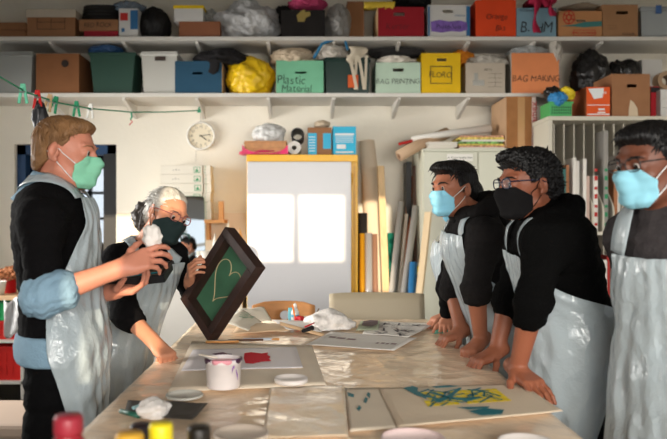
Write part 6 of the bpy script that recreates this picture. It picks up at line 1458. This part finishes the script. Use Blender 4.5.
# ---- student with the blue mask, dark jacket
def student_a():
    sk = skin('skin_tan', rgb(162,102,76)); Y = 2.9
    S = dict(head=W(454,190,Y), face=(-.88,-.48,-.06), hk=.93, neck=W(477,219,Y), chest=W(483,262,2.92), pelvis=W(506,330,2.95), fwd=(-.97,-.16,-.30), skin=sk, girth=.95,
        shL=W(484,236,2.76), elL=W(476,290,2.68), wrL=WZ(481,341,TABZ+.05), shR=W(463,232,3.06), elR=W(453,288,3.02), wrR=WZ(461,332,TABZ+.05),
        hipL=W(506,345,2.86), knL=(.86,2.86,.50), anL=(.92,2.86,.08), hipR=W(506,345,3.04), knR=(.86,3.04,.50), anR=(.92,3.05,.08), foot=(-1,0,0),
        handL=dict(fw=V3((-.06,-.05,-.035)), n=(.3,.1,-1), side=(-.5,.6,.1), curl=[(.9,1.3,.9)]*4, kw=dict(s=.98, t_out=.5)),
        handR=dict(fw=V3((-.09,-.03,-.03)), n=(.2,0,-1), side=(0,-.9,.1), curl=[(.6,1.0,.6)]*4, kw=dict(s=.98, t_out=.6)),
        topm=mat('dark_jacket', rgb(30,28,28), .9, .10, bump=.3, bscale=110), sleeve=dict(L=.10,R=.10), cloth=.022, topname='jacket')
    o, H, hd, cT, nT, top = person('person', 'student without glasses in a blue mask and dark hooded jacket, leaning on the table', S)
    eyes(H, o, (0,-.1)); brows(H, o, M_HAIRB, .0042)
    f = Field(); f.ell((0,-.018,.045), (.080,.102,.088), k=.02); f.ell((0,.060,.098), (.056,.050,.030), k=.03); f.ell((0,.092,.094), (.048,.020,.016), k=.02); f.ell((0,-.06,-.015), (.066,.052,.06), k=.03)
    for x in (-1,1): f.ell((x*.070,.008,.025), (.014,.030,.045), k=.015)
    def cut(P, D):
        pl = (P[...,1]-.076)*.72-(P[...,2]-.066)*.69; D = edge(D, pl)
        D = np.maximum(D, np.minimum(P[...,1]-.012, -(P[...,2]-.012))); ear = np.sqrt((P[...,1]+.008)**2+(P[...,2]+.004)**2)-.029; return np.maximum(D, -ear)
    hair_mesh(H, f, M_HAIRB, o, cut=cut, amp=.004, seed=14)
    tufts(H, f, M_HAIRB, o, 260, lambda d: (d.z > .35 and d.y < .75) or (d.y < 0 and d.z > -.3), .045, lambda p, d: (d.x*.6+.3, .75 if d.y > -.2 else -.3, .15 if d.z > .5 else -.6), 7, .0026)
    mask(H, hd, mat('blue_mask_fabric', rgb(136,198,222), .85, .2), o)
    hood_mesh(S, H, o, .044, (.098,.085), .012, -.045, 2.8, .06)
    for s in 'LR':
        e, w_ = A3(S['el'+s]), A3(S['wr'+s]); cf = Field()
        for q in (.03,.11): cf.ell(e+(w_-e)*q, (.056,.056,.024), basis((1,0,0), w_-e), .012)
        V, Q = cf.mesh(*fieldbox(cf), .007); V = V+cf.grad(V)*(nz(V, 60, 2)*.003)[:, None]; npmesh('pushed_up_sleeve', V, Q, S['topm'], o)
    apron(o, cT, nT, S, bib_w=46, waist_a=108, hem_a=92, top=.92, bottom=.45, seed=11, sw=.045, sside=.062, tuck=True)
    return S
SA = student_a()
# ---- student with the black mask and glasses
def student_b():
    sk = skin('skin_brown', rgb(142,84,60)); Y = 2.35
    S = dict(head=W(528,186,Y), face=(-.97,-.24,-.08), hk=.95, neck=W(548,224,Y), chest=W(557,264,2.37), pelvis=W(571,330,2.40), fwd=(-.97,-.10,-.25), skin=sk, girth=.97,
        shL=W(546,243,2.20), elL=W(533,302,2.14), wrL=WZ(517,370,TABZ+.045), shR=W(527,240,2.54), elR=W(509,297,2.56), wrR=WZ(496,352,TABZ+.045),
        hipL=W(574,345,2.31), knL=(.93,2.29,.50), anL=(.99,2.30,.08), hipR=W(574,345,2.49), knR=(.93,2.50,.50), anR=(.99,2.50,.08), foot=(-1,0,0),
        handL=dict(fw=V3((.030,-.085,-.030)), n=(.0,.0,-1), side=(-.9,-.2,.1), curl=[(.25,.3,.2)]*4, kw=dict(s=1.0, t_out=.7, t_n=.15)),
        handR=dict(fw=V3((-.08,-.03,-.03)), n=(.1,.0,-1), side=(0,-.9,.1), curl=[(.6,.9,.6)]*4, kw=dict(s=1.0)),
        topm=mat('black_hoodie', rgb(9,9,9), .95, .06, bump=.3, bscale=110), sleeve=dict(L=.22,R=.22), cloth=.024, topname='hoodie')
    o, H, hd, cT, nT, top = person('person', 'student in a black mask, glasses and black hoodie, leaning on the table', S)
    eyes(H, o, (0,-.1)); brows(H, o, M_HAIRB, .0042)
    f = Field(); f.ell((0,-.020,.047), (.082,.103,.088), k=.02); f.ell((0,.050,.100), (.060,.060,.034), k=.03); f.ell((0,-.07,-.01), (.066,.052,.062), k=.03)
    for x in (-1,1): f.ell((x*.071,.004,.025), (.014,.030,.045), k=.015)
    def cut(P, D):
        pl = (P[...,1]-.092)*.80-(P[...,2]-.060)*.60; D = edge(D, pl)
        D = np.maximum(D, np.minimum(P[...,1]-.010, -(P[...,2]-.012))); ear = np.sqrt((P[...,1]+.008)**2+(P[...,2]+.004)**2)-.028; return np.maximum(D, -ear)
    hair_mesh(H, f, M_HAIRB, o, cut=cut, amp=.0062, curly=1, seed=24)
    tufts(H, f, M_HAIRB, o, 240, lambda d: d.z > .2 or d.y < -.3, .024, lambda p, d: (d.x, .3+d.y, .25), 17, .0036, jit=1.4)
    bk = mat('black_mask_fabric', rgb(18,17,18), .9, .15); mask(H, hd, bk, o, mloop=bk, pleat=False, wide=64)
    glasses(H, mat('blue_black_frame', rgb(28,34,58), .25), o, mat('lens_glass', (.9,.95,1), .05, .2, alpha=.05))
    hood_mesh(S, H, o, .040, (.098,.068), .012, -.040, 2.9, .07)
    apron(o, cT, nT, S, bib_w=40, waist_a=122, hem_a=52, top=.80, bottom=.45, seed=21, sw=.04, sside=.06, tuck=True)
    return S
SB = student_b()
# ---- student at the end of the row, grey shirt
def student_c():
    sk = skin('skin_deep', rgb(108,64,46)); Y = 1.87
    S = dict(head=W(651,166,Y), face=(-.92,-.36,-.16), hk=.92, neck=W(674,214,1.90), chest=W(681,268,1.92), pelvis=W(684,385,1.93), fwd=(-.80,-.60,0), skin=sk, girth=1.02,
        shL=W(724,243,1.80), elL=W(764,322,1.78), wrL=W(774,410,1.66), shR=W(632,238,2.05), elR=(1.04,2.14,1.06), wrR=(.96,2.08,.84),
        hipL=W(694,395,1.86), knL=(.99,1.80,.50), anL=(1.03,1.82,.08), hipR=W(672,395,2.02), knR=(.97,1.98,.50), anR=(1.01,2.02,.08), foot=(-.8,-.6,0),
        handL=dict(n=(-.8,.4,0), side=(-.5,-.6,0), curl=RELAX), handR=dict(fw=V3((-.03,-.01,-.08)), n=(.6,-.6,0), side=(-.5,-.6,0), curl=RELAX),
        topm=mat('grey_tshirt', rgb(58,54,55), .9, .15, bump=.3, bscale=110, var=.25, vscale=30), sleeve=-1, cloth=.014, topname='t_shirt')
    S['elRs'] = None
    o, H, hd, cT, nT, top = person('person', 'student in a pale blue mask, thin glasses, grey t-shirt and full plastic apron', S)
    eyes(H, o, (0,-.3)); brows(H, o, M_HAIRB, .0042)
    f = Field(); f.ell((0,-.018,.046), (.082,.103,.086), k=.02); f.ell((0,.052,.090), (.060,.052,.032), k=.03); f.ell((0,-.065,-.01), (.066,.052,.055), k=.03)
    for x in (-1,1): f.ell((x*.070,.004,.028), (.013,.030,.045), k=.015)
    def cut(P, D):
        pl = (P[...,1]-.074)*.72-(P[...,2]-.066)*.69; D = edge(D, pl)
        D = np.maximum(D, np.minimum(P[...,1]-.010, -(P[...,2]-.012))); ear = np.sqrt((P[...,1]+.008)**2+(P[...,2]+.004)**2)-.029; return np.maximum(D, -ear)
    hair_mesh(H, f, M_HAIRB, o, cut=cut, amp=.0028, seed=34)
    tufts(H, f, M_HAIRB, o, 260, lambda d: (d.z > .3 and d.y < .6) or d.y < -.3, .034, lambda p, d: (d.x*.5, .7 if d.z > .3 else -.3, -.15), 27, .0026)
    mask(H, hd, mat('pale_blue_mask_fabric', rgb(140,198,215), .85, .2), o)
    glasses(H, mat('dark_spectacle_frame', rgb(40,34,32), .3), o, None, .024, .018, thick=.0017)
    apron(o, cT, nT, S, bib_w=56, waist_a=95, hem_a=80, top=.74, bottom=.42, seed=31, sw=.065)
    return S
SCc = student_c()
# ---- person mostly hidden behind the student with the blue mask
def student_d():
    sk = skin('skin_tan_two', rgb(190,126,98)); Y = 3.40
    S = dict(head=W(463,203,Y), face=(-.9,-.2,-.3), hk=.93, neck=W(470,231,Y), chest=W(461,268,3.42), pelvis=W(472,338,3.44), fwd=(-.97,-.2,-.2), skin=sk, girth=.86,
        shL=W(458,248,3.28), elL=W(448,286,3.20), wrL=WZ(448,318,TABZ+.06), shR=W(452,246,3.54), elR=W(452,286,3.56), wrR=WZ(449,314,TABZ+.06),
        hipL=W(480,350,3.36), knL=(.82,3.36,.48), anL=(.88,3.36,.08), hipR=W(480,350,3.52), knR=(.82,3.52,.48), anR=(.88,3.52,.08), foot=(-1,0,0),
        handL=dict(fw=V3((-.02,-.08,-.03)), n=(.1,0,-1), side=(-.8,.2,.1), curl=[(.4,.6,.4)]*4, kw=dict(s=.95)),
        handR=dict(fw=V3((-.08,-.02,-.03)), n=(.1,0,-1), side=(0,-.9,.1), curl=[(.5,.8,.5)]*4, kw=dict(s=.95)),
        topm=M_BLACKCLOTH, sleeve=.82, cloth=.012)
    o, H, hd, cT, nT, top = person('person', 'person in dark sleeves mostly hidden behind the student in the dark hooded jacket', S)
    eyes(H, o); brows(H, o, M_HAIRB)
    f = Field(); f.ell((0,-.020,.042), (.082,.103,.086), k=.02); f.ell((0,-.060,-.02), (.068,.055,.070), k=.03)
    def cut(P, D): return np.maximum(D, (P[...,1]-.080)*.76-(P[...,2]-.055)*.65)
    hair_mesh(H, f, M_HAIRB, o, cut=cut, amp=.003, seed=44)
    mask(H, hd, MATS['blue_mask_fabric'], o)
    apron(o, cT, nT, S, bib_w=60, waist_a=100, hem_a=95, top=.80, bottom=.45, seed=41)
student_d()
# ---------------------------------------------------------------- origins at the base of each one-mesh thing
for o in list(COL.objects):
    if o.parent is None and o.type == 'MESH' and o.matrix_basis == Matrix.Identity(4) and len(o.data.vertices):
        b = [Vector(c) for c in o.bound_box]
        co = np.empty(len(o.data.vertices)*3, np.float32); o.data.vertices.foreach_get('co', co); co = co.reshape(-1, 3)
        lo, hi = co.min(0), co.max(0); c = Vector(((lo[0]+hi[0])/2, (lo[1]+hi[1])/2, float(lo[2])))
        o.data.transform(T(*-c)); o.location = c
        for k in [x for x in COL.objects if x.parent == o]: k.matrix_parent_inverse = T(*-c) @ k.matrix_parent_inverse
